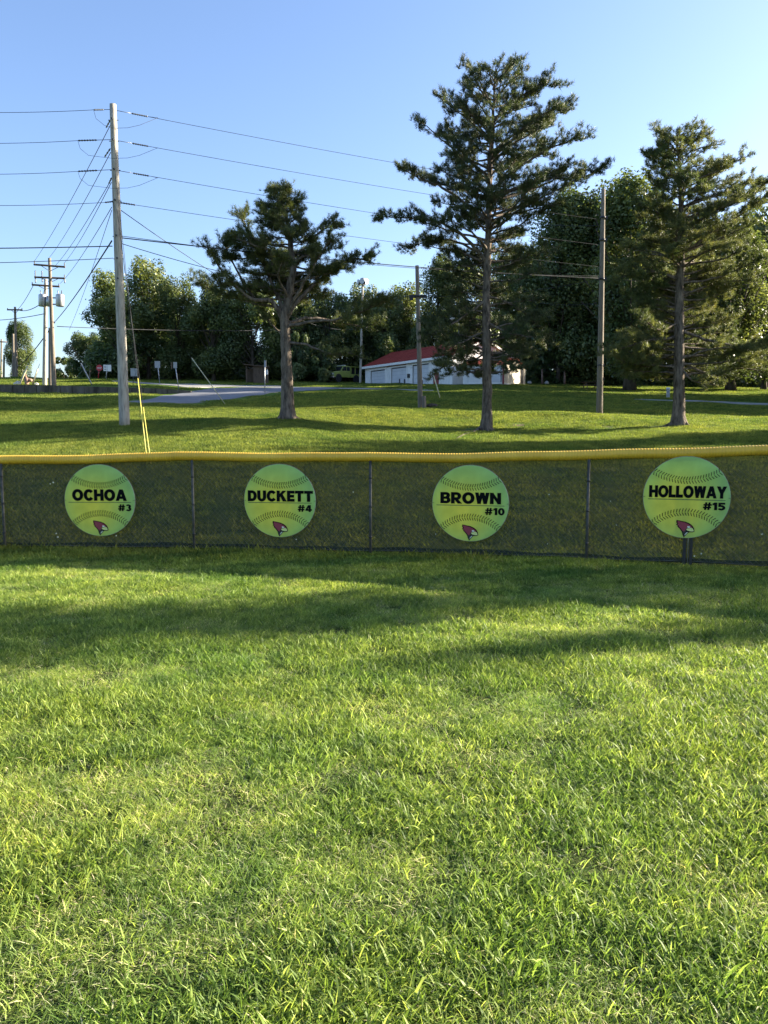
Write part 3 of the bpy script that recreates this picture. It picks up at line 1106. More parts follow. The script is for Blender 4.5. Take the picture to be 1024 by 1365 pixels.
def heavy_text(s, width, height, gap=.13):
    """letters cut from sheet: quads with a thin edge"""
    x = 0.0
    polys = []
    for ch in s:
        g, w = GLYPH[ch]
        for q in g:
            polys.append([(x + a, b) for a, b in q])
        x += w + gap
    tot = x - gap
    sx = width / tot if width else height * 1.12
    mb = MB()
    for k, q in enumerate(polys):
        area = sum(q[i][0] * q[(i + 1) % 4][1] - q[(i + 1) % 4][0] * q[i][1] for i in range(4))
        if area < 0:
            q = q[::-1]
        c = []
        for i in range(4):      # heavier strokes: push every edge out a little
            p, a_, b_ = Vector(q[i]), Vector(q[i - 1]), Vector(q[(i + 1) % 4])
            n1 = Vector(((p - a_).y, -(p - a_).x)).normalized()
            n2 = Vector(((b_ - p).y, -(b_ - p).x)).normalized()
            m = n1 + n2
            m = m / max(m.dot(n1), .35) if m.length > .1 else n1
            c.append(tuple(p + m * .034))
        q = c
        d = -.0012 - .00004 * (k % 7)
        mb.prism([(a * sx, 0, b * height) for a, b in q][::-1], (0, d, 0), (0, 0, 0))
    me = bpy.data.meshes.new('lettering')
    me.from_pydata(mb.v, [], mb.f)
    me.update()
    return me, tot * sx


SR = 0.457


def make_sign(px, py, name_s, num_s, x0, x1, zt, zb, label, behind=False):
    X = fx_of_px(px)
    sl = (fy(X + .1) - fy(X - .1)) / .2
    c = P(px, py, fy(X) - 0.045)
    root = empty('softball_sign', (c.x, c.y, c.z - SR), math.atan(sl))
    tag(root, label, 'sign', 'round softball signs hung on the outfield fence')
    # face
    mb = MB()
    n = 72
    ring = [(SR * math.cos(2 * math.pi * i / n), 0, SR * math.sin(2 * math.pi * i / n)) for i in range(n)]
    mb.prism(ring, (0, 0, 0), (0, 0.004, 0))
    face = mb.build('face_panel', M['ball'], root, (0, 0, SR))
    # dark raised edge
    mb = MB()
    mb.tube([(1.002 * SR * math.cos(a), 0.003, 1.002 * SR * math.sin(a)) for a in np.linspace(0, 2 * math.pi, 73)], 0.003, seg=5, caps=False)
    mb.build('rim', M['sign_back'], root, (0, 0, SR))

    def place(me, name, mat, x, z):
        o = bpy.data.objects.new(name, me)
        me.materials.clear()
        me.materials.append(mat)
        COL.objects.link(o)
        o.parent = root
        o.location = (x, -0.0028, SR + z)
        return o
    me, w = heavy_text(name_s, (x1 - x0) * SR, (zt - zb) * SR, .09 if len(name_s) > 7 else .12)
    place(me, 'name_lettering', M['print'], x0 * SR, zb * SR)
    me, w2 = heavy_text(num_s, None, 0.175 * SR, .16)
    place(me, 'number_lettering', M['print'], 0.89 * SR - w2, -0.29 * SR)
    mb = MB()
    mb.box((0, -0.0022, -0.055 * SR), (1.78 * SR, 0.0012, 0.016 * SR))
    mb.build('rule_line', M['rule'], root, (0, 0, SR))
    # stitching: two rows of slanted stitches on each seam
    for sgn in (1, -1):
        mb = MB()
        # circle through (+-.78, .70) with lowest point z=.42 (mirrored below)
        ex, ez, mz = 0.80, 0.66, 0.42
        if sgn < 0:
            ex, ez, mz = 0.78, 0.68, 0.36
        h = ez - mz
        rad = (ex * ex + h * h) / (2 * h)
        amax = math.asin(ex / rad)
        N_ = 27
        for i in range(N_):
            a = -amax + 2 * amax * i / (N_ - 1)
            for side in (-1, 1):
                off = 0.048 * side
                rr = rad - off
                cx, cz = math.sin(a) * rr, (mz + rad) - math.cos(a) * rr
                if math.hypot(cx, cz) > 0.985:
                    continue
                # slanted dash
                tx, tz = math.cos(a), math.sin(a)
                nx_, nz_ = -math.sin(a), math.cos(a)
                l, sk, wd = 0.040, 0.016, 0.0085
                p0 = (cx - nx_ * l * side * -1 + tx * sk, cz - nz_ * l * side * -1 + tz * sk)
                p1 = (cx + nx_ * l * side * -1 - tx * sk, cz + nz_ * l * side * -1 - tz * sk)
                q = [(p0[0] - tx * wd, p0[1] - tz * wd), (p0[0] + tx * wd, p0[1] + tz * wd), (p1[0] + tx * wd, p1[1] + tz * wd), (p1[0] - tx * wd, p1[1] - tz * wd)]
                pl = [(u * SR, 0, sgn * v * SR) for u, v in q]
                if sgn < 0:
                    pl = pl[::-1]
                mb.prism(pl, (0, -0.0028, 0), (0, -0.0018, 0))
        mb.build('stitching', M['seam'], root, (0, 0, SR))
    # bird head emblem (x -.2..+.22, z -.56..-.98)
    def E(pts):
        return [((-0.195 + 0.40 * u) * SR, 0, (-0.965 + 0.385 * v) * SR) for u, v in pts]
    red = [(0.06, 1.0), (0.22, 0.95), (0.45, 0.90), (0.68, 0.80), (0.84, 0.68), (0.93, 0.52), (0.80, 0.60), (0.66, 0.62), (0.56, 0.55), (0.50, 0.42), (0.44, 0.30), (0.36, 0.36), (0.24, 0.50), (0.10, 0.64), (0.14, 0.68), (0.02, 0.74), (0.10, 0.82), (0.03, 0.90)]
    blk = [(0.24, 0.50), (0.36, 0.36), (0.44, 0.30), (0.50, 0.42), (0.56, 0.55), (0.66, 0.62), (0.62, 0.50), (0.56, 0.38), (0.52, 0.28), (0.66, 0.30), (0.54, 0.16), (0.44, 0.0), (0.40, 0.14), (0.34, 0.32)]
    eye = [(0.62, 0.68), (0.74, 0.66), (0.80, 0.60), (0.70, 0.56), (0.62, 0.58)]
    bk = [(0.60, 0.52), (0.72, 0.54), (0.82, 0.58), (0.94, 0.52), (1.0, 0.36), (0.90, 0.33), (0.78, 0.34), (0.64, 0.38), (0.56, 0.44)]
    wh = [(0.46, 0.06), (0.56, 0.16), (0.66, 0.29), (0.60, 0.28), (0.51, 0.18)]
    out = [(-0.02, 1.05), (0.24, 1.0), (0.50, 0.95), (0.74, 0.85), (0.90, 0.72), (1.0, 0.55), (1.04, 0.34), (0.92, 0.28), (0.74, 0.28), (0.70, 0.26), (0.56, 0.10), (0.43, -0.06), (0.36, 0.10), (0.30, 0.30), (0.18, 0.48), (0.04, 0.62), (0.06, 0.68), (-0.04, 0.74), (0.02, 0.82), (-0.04, 0.90)]
    em = None
    for nm, pl, mt, d in (('emblem', out, M['print'], 0.0026), ('emblem_crest', red, M['red_print'], 0.0034), ('emblem_neck', blk, M['black'], 0.0040), ('emblem_eye', eye, M['white_print'], 0.0046), ('emblem_beak', bk, M['beak'], 0.0043), ('emblem_throat', wh, M['white_print'], 0.0049)):
        mb = MB()
        mb.prism(E(pl)[::-1], (0, -d, 0), (0, -d + 0.0007, 0))
        if em is None:
            em = mb.build(nm, mt, root, (0, 0, SR))
        else:
            mb.build(nm, mt, em)
    for sx in (-1, 1):
        mb = MB()
        mb.tube([(sx * SR * 0.955, -0.004, 0), (sx * SR * 1.01, -0.006, 0.002), (sx * SR * 1.03, 0.03, 0)], 0.0022, seg=5)
        mb.build('zip_tie', M['black'], root, (0, 0, SR))
    return root


make_sign(133, 667, 'OCHOA', '#3', -0.77, 0.76, 0.30, 0.0, 'leftmost round yellow-green softball sign, number three under its name')
make_sign(373, 667.5, 'DUCKETT', '#4', -0.89, 0.92, 0.27, -0.01, 'second round yellow-green softball sign from the left, number four under its name')
make_sign(627, 671, 'BROWN', '#10', -0.78, 0.79, 0.28, 0.0, 'third round yellow-green softball sign from the left, number ten under its name')
s4 = make_sign(915, 663, 'HOLLOWAY', '#15', -0.86, 0.90, 0.275, 0.0, 'largest round softball sign, number fifteen under its name, above two black posts')
pr = empty('steel_post_pair', (fx_of_px(919), fy(fx_of_px(919)) - 0.02, 0), math.atan((fy(3.6) - fy(3.4)) / .2))
tag(pr, 'pair of short black steel posts behind the #15 softball sign', 'post')
for dx in (-0.034, 0.034):
    mb = MB()
    mb.box((dx, 0.03, 0.36), (0.036, 0.036, 0.92))
    mb.build('post', M['black'], pr)
mb = MB()
mb.tube([(0, 0.0, 0), (0, 0.0, 0.9)], 0.006, seg=6)
mb.build('tension_bar', M['metal'], pr)


# ------------------------------------------------------------------ trees
def tuft_templates(nt, needles, length, width, seed):
    r = np.random.default_rng(seed)
    T = []
    for _ in range(nt):
        d = r.normal(0, 1, (needles, 3))
        d[:, 2] = np.abs(d[:, 2]) * 0.9 + 0.25
        d /= np.linalg.norm(d, axis=1)[:, None]
        L = length * r.uniform(0.6, 1.1, needles)[:, None]
        o = np.zeros((needles, 3))
        o[:, 2] = r.uniform(-0.5, 0.3, needles) * length
        side = np.cross(d, r.normal(0, 1, (needles, 3)))
        side /= np.linalg.norm(side, axis=1)[:, None]
        w = width * r.uniform(0.7, 1.2, needles)[:, None]
        tri = np.stack([o - side * w / 2, o + side * w / 2, o + d * L], 1)
        T.append(tri.reshape(-1, 3))
    return np.array(T)


def basis(D):
    """rotation matrices whose z axis follows D"""
    D = D / np.linalg.norm(D, axis=1)[:, None]
    ref = np.tile(np.array([[0.3, 0.9, 0.1]]), (len(D), 1))
    X = np.cross(ref, D)
    X /= np.linalg.norm(X, axis=1)[:, None] + 1e-9
    Yv = np.cross(D, X)
    return np.stack([X, Yv, D], 2)


def foliage_mesh(name, Pn, Dn, T, mat, tint, sc, rng):
    n = len(Pn)
    B = basis(Dn)
    k = T.shape[1]
    idx = rng.integers(0, len(T), n)
    V = np.einsum('nij,nkj->nki', B, T[idx]) * sc[:, None, None] + Pn[:, None, :]
    V = V.reshape(-1, 3)
    F = np.arange(len(V)).reshape(-1, 3)
    t = np.repeat(tint, k) + np.repeat(rng.normal(0, 0.07, n * (k // 3)), 3)
    return np_mesh(name, V, F, mat, np.clip(t, 0, 0.88))


def pine(name, label, px_path, Y, r_base, env, limbs, n_rand, needles_mat, seed, lowest=None, up=0.28, dens=1.0, tuft_len=0.17, env_depth=0.85, shade=0.0, bare_px=None, base_px=None):
    """px_path: trunk line as seen; env: (py, left px, right px) outline of the crown"""
    rr = random.Random(seed)
    rng = np.random.default_rng(seed)
    base = on_ground(px_path[0][0], Y, 0.0)
    root = empty('pine_tree', base)
    tag(root, label, 'tree')
    tp = [P(x, y, Y) - base for x, y in px_path]
    tp[0].z = -0.25
    tp[0].x = 0
    tp[0].y = 0
    # dense trunk line
    tl = []
    for i in range(len(tp) - 1):
        for k in range(5):
            tl.append(tp[i].lerp(tp[i + 1], k / 5))
    tl.append(tp[-1])
    top = tp[-1].z
    rad = []
    for p in tl:
        t = max(p.z, 0) / top
        rad.append(r_base * (1 - 0.55 * t ** 0.8 - 0.35 * t ** 3) * (1 + 0.55 * math.exp(-max(p.z, 0) / 0.28)))
    for i in range(1, len(tl)):
        tl[i] = tl[i] + Vector((rr.uniform(-1, 1), rr.uniform(-1, 1), 0)) * 0.018
    st_ = random.getstate()
    random.seed(seed)
    mb = MB()
    mb.tube(tl, rad, seg=20, jit=0.06)
    # root flare
    for k in range(7):
        a = k * 0.9 + rr.uniform(-.3, .3)
        l = r_base * rr.uniform(1.7, 2.6)
        x, y = math.cos(a), math.sin(a)
        zz = H(base.x + x * l, base.y + y * l) - base.z
        mb.tube([(x * r_base * .6, y * r_base * .6, r_base * 1.1), (x * r_base * 1.15, y * r_base * 1.15, r_base * .4), (x * l, y * l, zz - 0.05)], [r_base * .42, r_base * .3, r_base * .1], seg=7, jit=.08)
    trunk = mb.build('trunk', M['bark'], root)

    def trunk_at(z):
        for i in range(len(tl) - 1):
            if tl[i].z <= z <= tl[i + 1].z:
                f = (z - tl[i].z) / (tl[i + 1].z - tl[i].z + 1e-9)
                return tl[i].lerp(tl[i + 1], f), rad[i] * (1 - f) + rad[i + 1] * f
        return tl[-1].copy(), rad[-1]

    brs = []      # (points, r0)
    for item in limbs:
        pts_px, dep = item[0], item[1]
        q = []
        n = len(pts_px)
        for i, (x, y) in enumerate(pts_px):
            f = i / (n - 1)
            v = P(x, y, Y + dep * f) - base
            q.append(v)
        brs.append((q, item[2] if len(item) > 2 else None, True))
    epy = [e[0] for e in env]
    eL = [e[1] for e in env]
    eR = [e[2] for e in env]
    pxt = [p[0] for p in px_path]
    pyt = [p[1] for p in px_path]
    for k in range(n_rand):
        f = (k + rr.random()) / n_rand
        py = epy[0] + (epy[-1] - epy[0]) * f
        tx = float(np.interp(-py, [-v for v in pyt], pxt))
        l = (tx - float(np.interp(py, epy, eL))) / FPX * Y
        r_ = (float(np.interp(py, epy, eR)) - tx) / FPX * Y
        az = k * 2.39996 + rr.uniform(-.4, .4)
        c, s = math.cos(az), math.sin(az)
        if s < -.35 and f > .55:
            s = -s
        ext = (r_ if c > 0 else l) * c * c + (l + r_) / 2 * env_depth * s * s
        ext *= rr.uniform(0.3, 1.0) ** .7
        ext = max(ext, 0.25)
        e = P(tx, py, Y) - base
        zt_ = e.z
        rel = (zt_ / top)
        rise = ext * (up + 0.45 * max(0, rel - .5) - 0.3 * max(0, .5 - rel)) * rr.uniform(.6, 1.3)
        zs_ = min(max(zt_ - rise, 0.8), top * 0.985)
        s0, r0 = trunk_at(zs_)
        end = Vector((s0.x + c * ext, s0.y + s * ext, zt_))
        mid = s0.lerp(end, 0.5) + Vector((rr.uniform(-.1, .1) * ext, rr.uniform(-.1, .1) * ext, rr.uniform(-.08, .1) * ext))
        brs.append(([s0, mid, end], None, False))
    wood = MB()
    TP, TD, TS, TT = [], [], [], []
    for q, r0, explicit in brs:
        # smooth the limb
        q = [Vector(v) for v in q]
        fine = []
        for i in range(len(q) - 1):
            p0 = q[max(i - 1, 0)]
            p1, p2 = q[i], q[i + 1]
            p3 = q[min(i + 2, len(q) - 1)]
            for k in range(5):
                t = k / 5
                fine.append(0.5 * ((2 * p1) + (p2 - p0) * t + (2 * p0 - 5 * p1 + 4 * p2 - p3) * t * t + (3 * p1 - p0 - 3 * p2 + p3) * t ** 3))
        fine.append(q[-1])
        fine = [v + Vector((rr.uniform(-1, 1), rr.uniform(-1, 1), rr.uniform(-1, 1))) * 0.03 for v in fine]
        L = sum((fine[i + 1] - fine[i]).length for i in range(len(fine) - 1))
        rb = r0 or min(0.010 + 0.014 * L, 0.07)
        n = len(fine)
        wood.tube(fine, [rb * (1 - 0.85 * i / (n - 1)) + 0.006 for i in range(n)], seg=6, jit=.08)
        # twigs
        nt = int(max(6, L * 8.5) * dens)
        for k in range(nt):
            f0 = 0.5 if (explicit and rb > .058) else 0.30
            f = f0 + (1 - f0) * (k + rr.random()) / nt
            if math.sin(k * .9 + n + L * 7) < -.45 and f < .9:
                continue
            if L > 2.0 and f < 0.42 and rr.random() < .55:
                continue
            i = min(int(f * (n - 1)), n - 2)
            p = fine[i].lerp(fine[i + 1], f * (n - 1) - i)
            d = (fine[i + 1] - fine[i]).normalized()
            side = d.cross(Vector((0, 0, 1)))
            if side.length < .2:
                side = Vector((rr.uniform(-1, 1), rr.uniform(-1, 1), 0))
            side.normalize()
            sg = 1 if (k % 2) else -1
            td = (d * rr.uniform(.4, 1.0) + side * sg * rr.uniform(.3, 1.0) + Vector((0, 0, 1)) * rr.uniform(-.35, .8)).normalized()
            tlen = min(0.22 * L + 0.2, 0.85) * rr.uniform(.35, 1.35) * (1.15 - .45 * f)
            e = p + td * tlen
            m_ = p.lerp(e, .5) + Vector((0, 0, -0.04 * tlen))
            wood.tube([p, m_, e], [0.012, 0.009, 0.005], seg=3, caps=False)
            m = max(2, int(tlen / 0.10))
            for j in range(m):
                g = 0.30 + 0.70 * (j + rr.random()) / m
                c_ = p.lerp(e, g)
                for _ in range(2):
                    TP.append(c_ + Vector((rr.gauss(0, .065), rr.gauss(0, .065), rr.gauss(0, .05) + .02)))
                    dd = td * .6 + Vector((rr.uniform(-.6, .6), rr.uniform(-.6, .6), rr.uniform(.1, .9)))
                    TD.append(dd)
                    TS.append(rr.uniform(.75, 1.2))
                    TT.append(0.40 + rr.gauss(0, .2) + shade)
        # tip cluster
        for j in range(4):
            TP.append(fine[-1] + Vector((rr.gauss(0, .06), rr.gauss(0, .06), rr.gauss(0, .05))))
            TD.append((fine[-1] - fine[-2]).normalized() + Vector((0, 0, .5)))
            TS.append(1.1)
            TT.append(.45)
    wood.build('limbs', M['bark'], trunk)['kind'] = 'stuff'
    T = tuft_templates(8, 26, tuft_len, 0.0135, seed)
    me = foliage_mesh('crown', np.array(TP), np.array(TD), T, needles_mat, np.array(TT), np.array(TS), rng)
    c = bpy.data.objects.new('crown', me)
    COL.objects.link(c)
    c.parent = root
    random.setstate(st_)
    print(name, 'tufts', len(TP))
    return root


pine('centre', 'tallest pine, its bare lower trunk standing on the bank right of the garage',
     [(648, 575), (650, 520), (648, 450), (649, 380), (651, 300), (653, 230), (657, 160), (661, 88)], 31.0, 0.205,
     [(84, 640, 684), (100, 622, 712), (125, 606, 738), (150, 596, 748), (180, 580, 765), (210, 585, 765), (240, 560, 790), (270, 575, 770), (300, 560, 735), (330, 560, 735), (370, 592, 728), (420, 590, 735), (460, 585, 730), (500, 600, 705)],
     [([(650, 352), (622, 318), (590, 298), (550, 290), (508, 288)], -1.0, .075),
      ([(650, 292), (622, 272), (590, 250), (560, 238), (540, 226)], 0.8, .07),
      ([(650, 345), (610, 322), (575, 322), (548, 330)], 1.2, .05),
      ([(652, 235), (622, 212), (595, 190), (566, 166)], -.6, .055),
      ([(654, 190), (625, 160), (592, 133)], .7, .05),
      ([(656, 140), (640, 110), (622, 88)], .3, .04),
      ([(652, 262), (690, 250), (730, 238), (770, 238), (800, 228)], .8, .07),
      ([(652, 290), (680, 278), (712, 272), (740, 275)], -1.0, .055),
      ([(652, 255), (690, 225), (730, 200), (772, 184)], -.8, .065),
      ([(653, 215), (690, 180), (722, 160), (752, 148)], .8, .055),
      ([(656, 165), (685, 135), (712, 118), (738, 112)], -.5, .045),
      ([(658, 120), (668, 100), (684, 84)], .3, .03),
      ([(649, 400), (622, 420), (590, 440), (568, 446)], -1.1, .05),
      ([(648, 492), (630, 492), (612, 488), (600, 486), (582, 494)], -1.4, .045),
      ([(648, 488), (632, 497), (618, 493), (600, 497)], -.6, .04),
      ([(649, 470), (628, 480), (606, 478), (590, 484)], .8, .04),
      ([(649, 440), (625, 452), (602, 462), (584, 472)], -1.0, .04),
      ([(649, 425), (628, 440), (606, 452), (596, 458)], 1.2, .04),
      ([(649, 455), (675, 462), (705, 474)], .9, .04),
      ([(649, 478), (672, 482), (694, 492)], -1.0, .035),
      ([(649, 395), (680, 405), (708, 425), (730, 452)], 1.0, .05),
      ([(650, 350), (690, 345), (730, 335)], .6, .05),
      ([(650, 430), (680, 445), (715, 450)], -1.2, .045)],
     165, M['needles_dark'], 11, up=0.26, dens=.95)
pine('left', 'stout forked pine on the bank beside the curving road',
     [(383, 556), (383, 500), (381, 460), (379, 425), (385, 395), (391, 360), (386, 310), (373, 250)], 30.0, 0.25,
     [(248, 360, 392), (270, 352, 402), (290, 320, 405), (310, 318, 410), (330, 298, 445), (350, 275, 470), (375, 270, 450), (392, 285, 440)],
     [([(380, 432), (362, 402), (335, 398), (305, 372), (280, 335)], -.6, .11),
      ([(381, 425), (398, 400), (430, 370), (462, 348), (488, 345)], .6, .11),
      ([(378, 415), (366, 385), (350, 350), (335, 318), (322, 288)], .8, .08),
      ([(384, 420), (396, 392), (420, 352), (440, 320)], -1.0, .08),
      ([(383, 435), (410, 430), (450, 425), (490, 412), (515, 400)], -1.8, .07),
      ([(383, 430), (415, 424), (455, 430), (500, 438)], 1.4, .07),
      ([(384, 458), (410, 460), (440, 472), (475, 470)], -1.2, .05),
      ([(382, 455), (365, 435), (348, 415)], .5, .045),
      ([(390, 360), (405, 340), (425, 310), (446, 302)], .4, .06),
      ([(386, 320), (372, 300), (358, 282), (350, 278)], -.4, .05),
      ([(378, 270), (365, 258), (360, 252)], .2, .03),
      ([(378, 290), (390, 275), (402, 268)], .2, .03),
      ([(380, 410), (340, 405), (300, 392), (270, 380)], 1.6, .06),
      ([(385, 400), (372, 372), (378, 345)], -1.8, .06),
      ([(340, 398), (310, 350), (300, 325)], .4, .05)],
     100, M['needles'], 23, up=0.12, dens=1.0)
pine('right', 'broad pine at the right in a ring of bare mulch, low limbs sweeping out',
     [(905, 573), (905, 520), (905, 460), (906, 400), (908, 330), (908, 270), (906, 220), (902, 178)], 32.0, 0.245,
     [(172, 876, 935), (190, 868, 945), (212, 856, 985), (235, 858, 975), (262, 850, 1012), (285, 850, 1020), (310, 835, 1015), (340, 830, 1010), (365, 820, 1000), (400, 845, 1000), (430, 840, 1010), (455, 812, 1015), (480, 812, 1024), (500, 850, 1000)],
     [([(906, 245), (885, 215), (862, 205)], .4, .05),
      ([(904, 205), (890, 188), (878, 174)], .2, .035),
      ([(905, 205), (925, 188), (940, 182)], .2, .035),
      ([(907, 262), (935, 245), (965, 225), (988, 210)], -.4, .055),
      ([(908, 300), (945, 280), (985, 268), (1018, 245)], .6, .065),
      ([(908, 340), (950, 310), (990, 285), (1022, 262)], -.8, .06),
      ([(907, 300), (880, 285), (855, 275)], -.6, .05),
      ([(906, 350), (870, 335), (835, 330)], .6, .055),
      ([(906, 372), (865, 362), (818, 372)], -.8, .06),
      ([(906, 395), (950, 380), (1000, 372)], .8, .055),
      ([(905, 450), (860, 455), (815, 470)], -.8, .06),
      ([(905, 470), (870, 482), (838, 500)], .8, .05),
      ([(905, 440), (950, 455), (1000, 462), (1040, 455)], -.8, .06),
      ([(905, 480), (945, 498), (990, 490), (1035, 500)], .8, .055),
      ([(905, 490), (930, 510), (960, 512)], -1.2, .045),
      ([(905, 430), (880, 440), (858, 425)], -1.6, .045)],
     165, M['needles_pale'], 37, up=0.20, dens=.95, shade=0.03)


def leaf_crown(seed, n_leaf, leaf, lobes=26, shape='round', squash=1.0, density_core=0.25):
    """crown in a unit box: height 1 (z 0..1), radius .5"""
    r = np.random.default_rng(seed)
    P_, N_ = [], []
    cen, rad = [], []
    for k in range(lobes):
        z = r.uniform(0.12, 0.93)
        if shape == 'round':
            w = math.sqrt(max(0.02, 1 - ((z - .46) / .56) ** 2)) * .36
        elif shape == 'tall':
            w = math.sqrt(max(0.02, 1 - ((z - .42) / .6) ** 2)) * .33
        else:
            w = (1 - z) * .42 + .03
        a = r.uniform(0, 2 * np.pi)
        d = w * math.sqrt(r.uniform(0.15, 1))
        cen.append((d * math.cos(a), d * math.sin(a), z))
        rad.append(r.uniform(.06, .17) * (1.0 if shape != 'cone' else (.55 + .6 * (1 - z))))
    cen, rad = np.array(cen), np.array(rad)
    wgt = rad ** 2
    wgt /= wgt.sum()
    idx = r.choice(lobes, n_leaf, p=wgt)
    d = r.normal(0, 1, (n_leaf, 3))
    d /= np.linalg.norm(d, axis=1)[:, None]
    rr = np.where(r.random(n_leaf) < density_core, r.random(n_leaf) ** .33, r.normal(.95, .11, n_leaf))
    Pn = cen[idx] + d * (rad[idx] * rr)[:, None] * np.array([1, 1, .8])
    # twigs that break the outline
    k = n_leaf // 10
    tw = r.integers(0, n_leaf, k)
    Pn[tw] += d[tw] * r.uniform(.005, .03, k)[:, None]
    nrm = d * .7 + r.normal(0, .6, (n_leaf, 3)) + np.array([0, 0, .35])
    nrm /= np.linalg.norm(nrm, axis=1)[:, None]
    B = basis(nrm)
    s = leaf * r.uniform(.6, 1.3, n_leaf)
    sh = np.array([[-.5, -.18, 0], [.0, -.5, .08], [.5, .1, -.05], [.05, .5, .06]])
    V = np.einsum('nij,kj->nki', B, sh) * s[:, None, None] + Pn[:, None, :]
    tint = np.clip(.2 + .5 * r.random(lobes)[idx] + r.normal(0, .13, n_leaf), 0, .88)
    return V, np.repeat(tint, 4), cen


def tree_variant(name, seed, height, width, mat, shape='round', bole=0.05, n_leaf=9000, leaf=0.33, trunk_r=0.3, lobes=26):
    """mesh data of one kind of tree, real size"""
    V, T, cen = leaf_crown(seed, n_leaf, 1.0, lobes, shape)
    # rebuild leaf size independent of the box scale
    ctr = V.mean(1, keepdims=True)
    sc = np.array([width, width, height * (1 - bole)])
    V = (V - ctr) * leaf + ctr * sc + np.array([0, 0, height * bole])
    V = V.reshape(-1, 3)
    F = np.arange(len(V)).reshape(-1, 4)
    crown = np_mesh(name + '_crown', V, F, mat, T)
    st_ = random.getstate()
    random.seed(seed)
    mb = MB()
    hh = height * .72
    tl = [(random.uniform(-.12, .12) * (i > 0), random.uniform(-.12, .12) * (i > 0), -0.4 + hh * i / 7) for i in range(8)]
    mb.tube(tl, [trunk_r * (1.5 if i == 0 else 1) * (1 - i / 8.5) for i in range(8)], seg=9, jit=.08)
    for c in cen:
        w = Vector((c[0] * width, c[1] * width, c[2] * height * (1 - bole) + height * bole))
        zs_ = max(height * bole * .8, w.z * .5 - 0.2)
        t = min(zs_ / hh, 1)
        s0 = Vector((0, 0, min(zs_, hh * .95)))
        mid = s0.lerp(w, .5) + Vector((0, 0, -.05 * height * .3))
        mb.tube([s0, mid, w], [trunk_r * .35 * (1.1 - t), trunk_r * .22, .03], seg=5, caps=False)
    o = mb.build('tmp', M['bark_dark'])
    me = o.data
    bpy.data.objects.remove(o)
    random.setstate(st_)
    return crown, me, height, width


VAR = {
    'oak1': tree_variant('oak', 1, 14, 11, M['leaves'], n_leaf=20000, leaf=.29, lobes=30),
    'oak2': tree_variant('oak', 2, 14, 11, M['leaves'], n_leaf=20000, leaf=.29, lobes=34),
    'oak3': tree_variant('oak', 3, 14, 10, M['leaves_olive'], n_leaf=19000, leaf=.28, lobes=30),
    'tall1': tree_variant('tall', 4, 20, 9, M['leaves'], 'tall', n_leaf=30000, leaf=.25, lobes=46),
    'tall2': tree_variant('tall', 5, 18, 9, M['leaves_olive'], 'tall', n_leaf=26000, leaf=.25, lobes=42),
    'airy': tree_variant('airy', 6, 16, 10, M['leaves'], 'tall', n_leaf=10500, leaf=.29, lobes=26),
    'cedar': tree_variant('cedar', 7, 7, 6, M['leaves_olive'], 'cone', bole=.02, n_leaf=9000, leaf=.22, trunk_r=.14, lobes=44),
    'bush': tree_variant('bush', 8, 4, 5, M['leaves_olive'], 'round', bole=.0, n_leaf=5000, leaf=.24, trunk_r=.1, lobes=18),
}


def tree(name, var, px, Y, top_py, wid_px, label, group=None, X=None, h=None, w=None, dark=None, trunk_scale=None):
    crown, trunk, vh, vw = VAR[var]
    x = XatY(px, Y) if X is None else X
    base = Vector((x, Y, H(x, Y) - .05))
    if h is None:
        h = P(px, top_py, Y).z - base.z
        w = wid_px / FPX * Y
    root = empty(name, base, random.uniform(0, 6.28))
    root.scale = (w / vw, w / vw, h / vh)
    tag(root, label, 'tree' if name != 'bush' else 'bush', group)
    t = bpy.data.objects.new('trunk', trunk)
    c = bpy.data.objects.new('crown', crown)
    for o in (t, c):
        COL.objects.link(o)
        o.parent = root
    if trunk_scale:
        t.scale = (trunk_scale, trunk_scale, 1)
    return root


GW = 'trees of the wood behind the road and the garage'
tree('broadleaf_tree', 'tall1', 31, 128, 430, 44, 'lone rounded tree at the far left behind the crossarm pole')
tree('broadleaf_tree', 'airy', -14, 120, 425, 46, 'pale thin-leaved tree cut by the left edge')
tree('bush', 'bush', 88, 132, 474, 42, 'low rounded tree on the skyline left of the wood')
tree('broadleaf_tree', 'oak1', 122, 108, 442, 66, 'low leafy tree at the left end of the wood, behind the stop sign')
tree('broadleaf_tree', 'airy', 150, 104, 362, 80, 'airy tree just behind the tall bare pole, sky showing through its top', GW)
tree('broadleaf_tree', 'airy', 200, 101, 346, 92, 'airy high tree right of the tall bare pole, sky between its branches', GW)
tree('broadleaf_tree', 'oak2', 168, 98, 400, 110, 'dense dark tree behind the white sign boards at the left', GW)
tree('broadleaf_tree', 'tall2', 240, 99, 366, 78, 'olive green tree behind the two leaning sign posts', GW)
tree('broadleaf_tree', 'oak3', 286, 97, 384, 92, 'dull olive tree above the diagonal guy wire guard', GW)
tree('broadleaf_tree', 'oak1', 338, 97, 378, 96, 'dark tree above the brown wooden shed', GW)
tree('broadleaf_tree', 'oak3', 392, 99, 384, 90, 'dark tree directly behind the forked pine', GW)
tree('broadleaf_tree', 'oak2', 440, 102, 390, 84, 'dark tree standing behind the lime green truck', GW)
tree('broadleaf_tree', 'airy', 485, 106, 380, 70, 'thin-topped tree behind the siren pole', GW)
tree('broadleaf_tree', 'oak1', 512, 104, 392, 74, 'rounded dark tree above the left end of the red roof', GW)
tree('broadleaf_tree', 'airy', 540, 110, 380, 80, 'tree with ragged top left of the short grey pole', GW)
tree('broadleaf_tree', 'tall1', 582, 106, 345, 74, 'high dark tree right behind the short grey pole', GW)
tree('broadleaf_tree', 'oak2', 628, 104, 352, 84, 'dark tree behind the roof vent of the garage', GW)
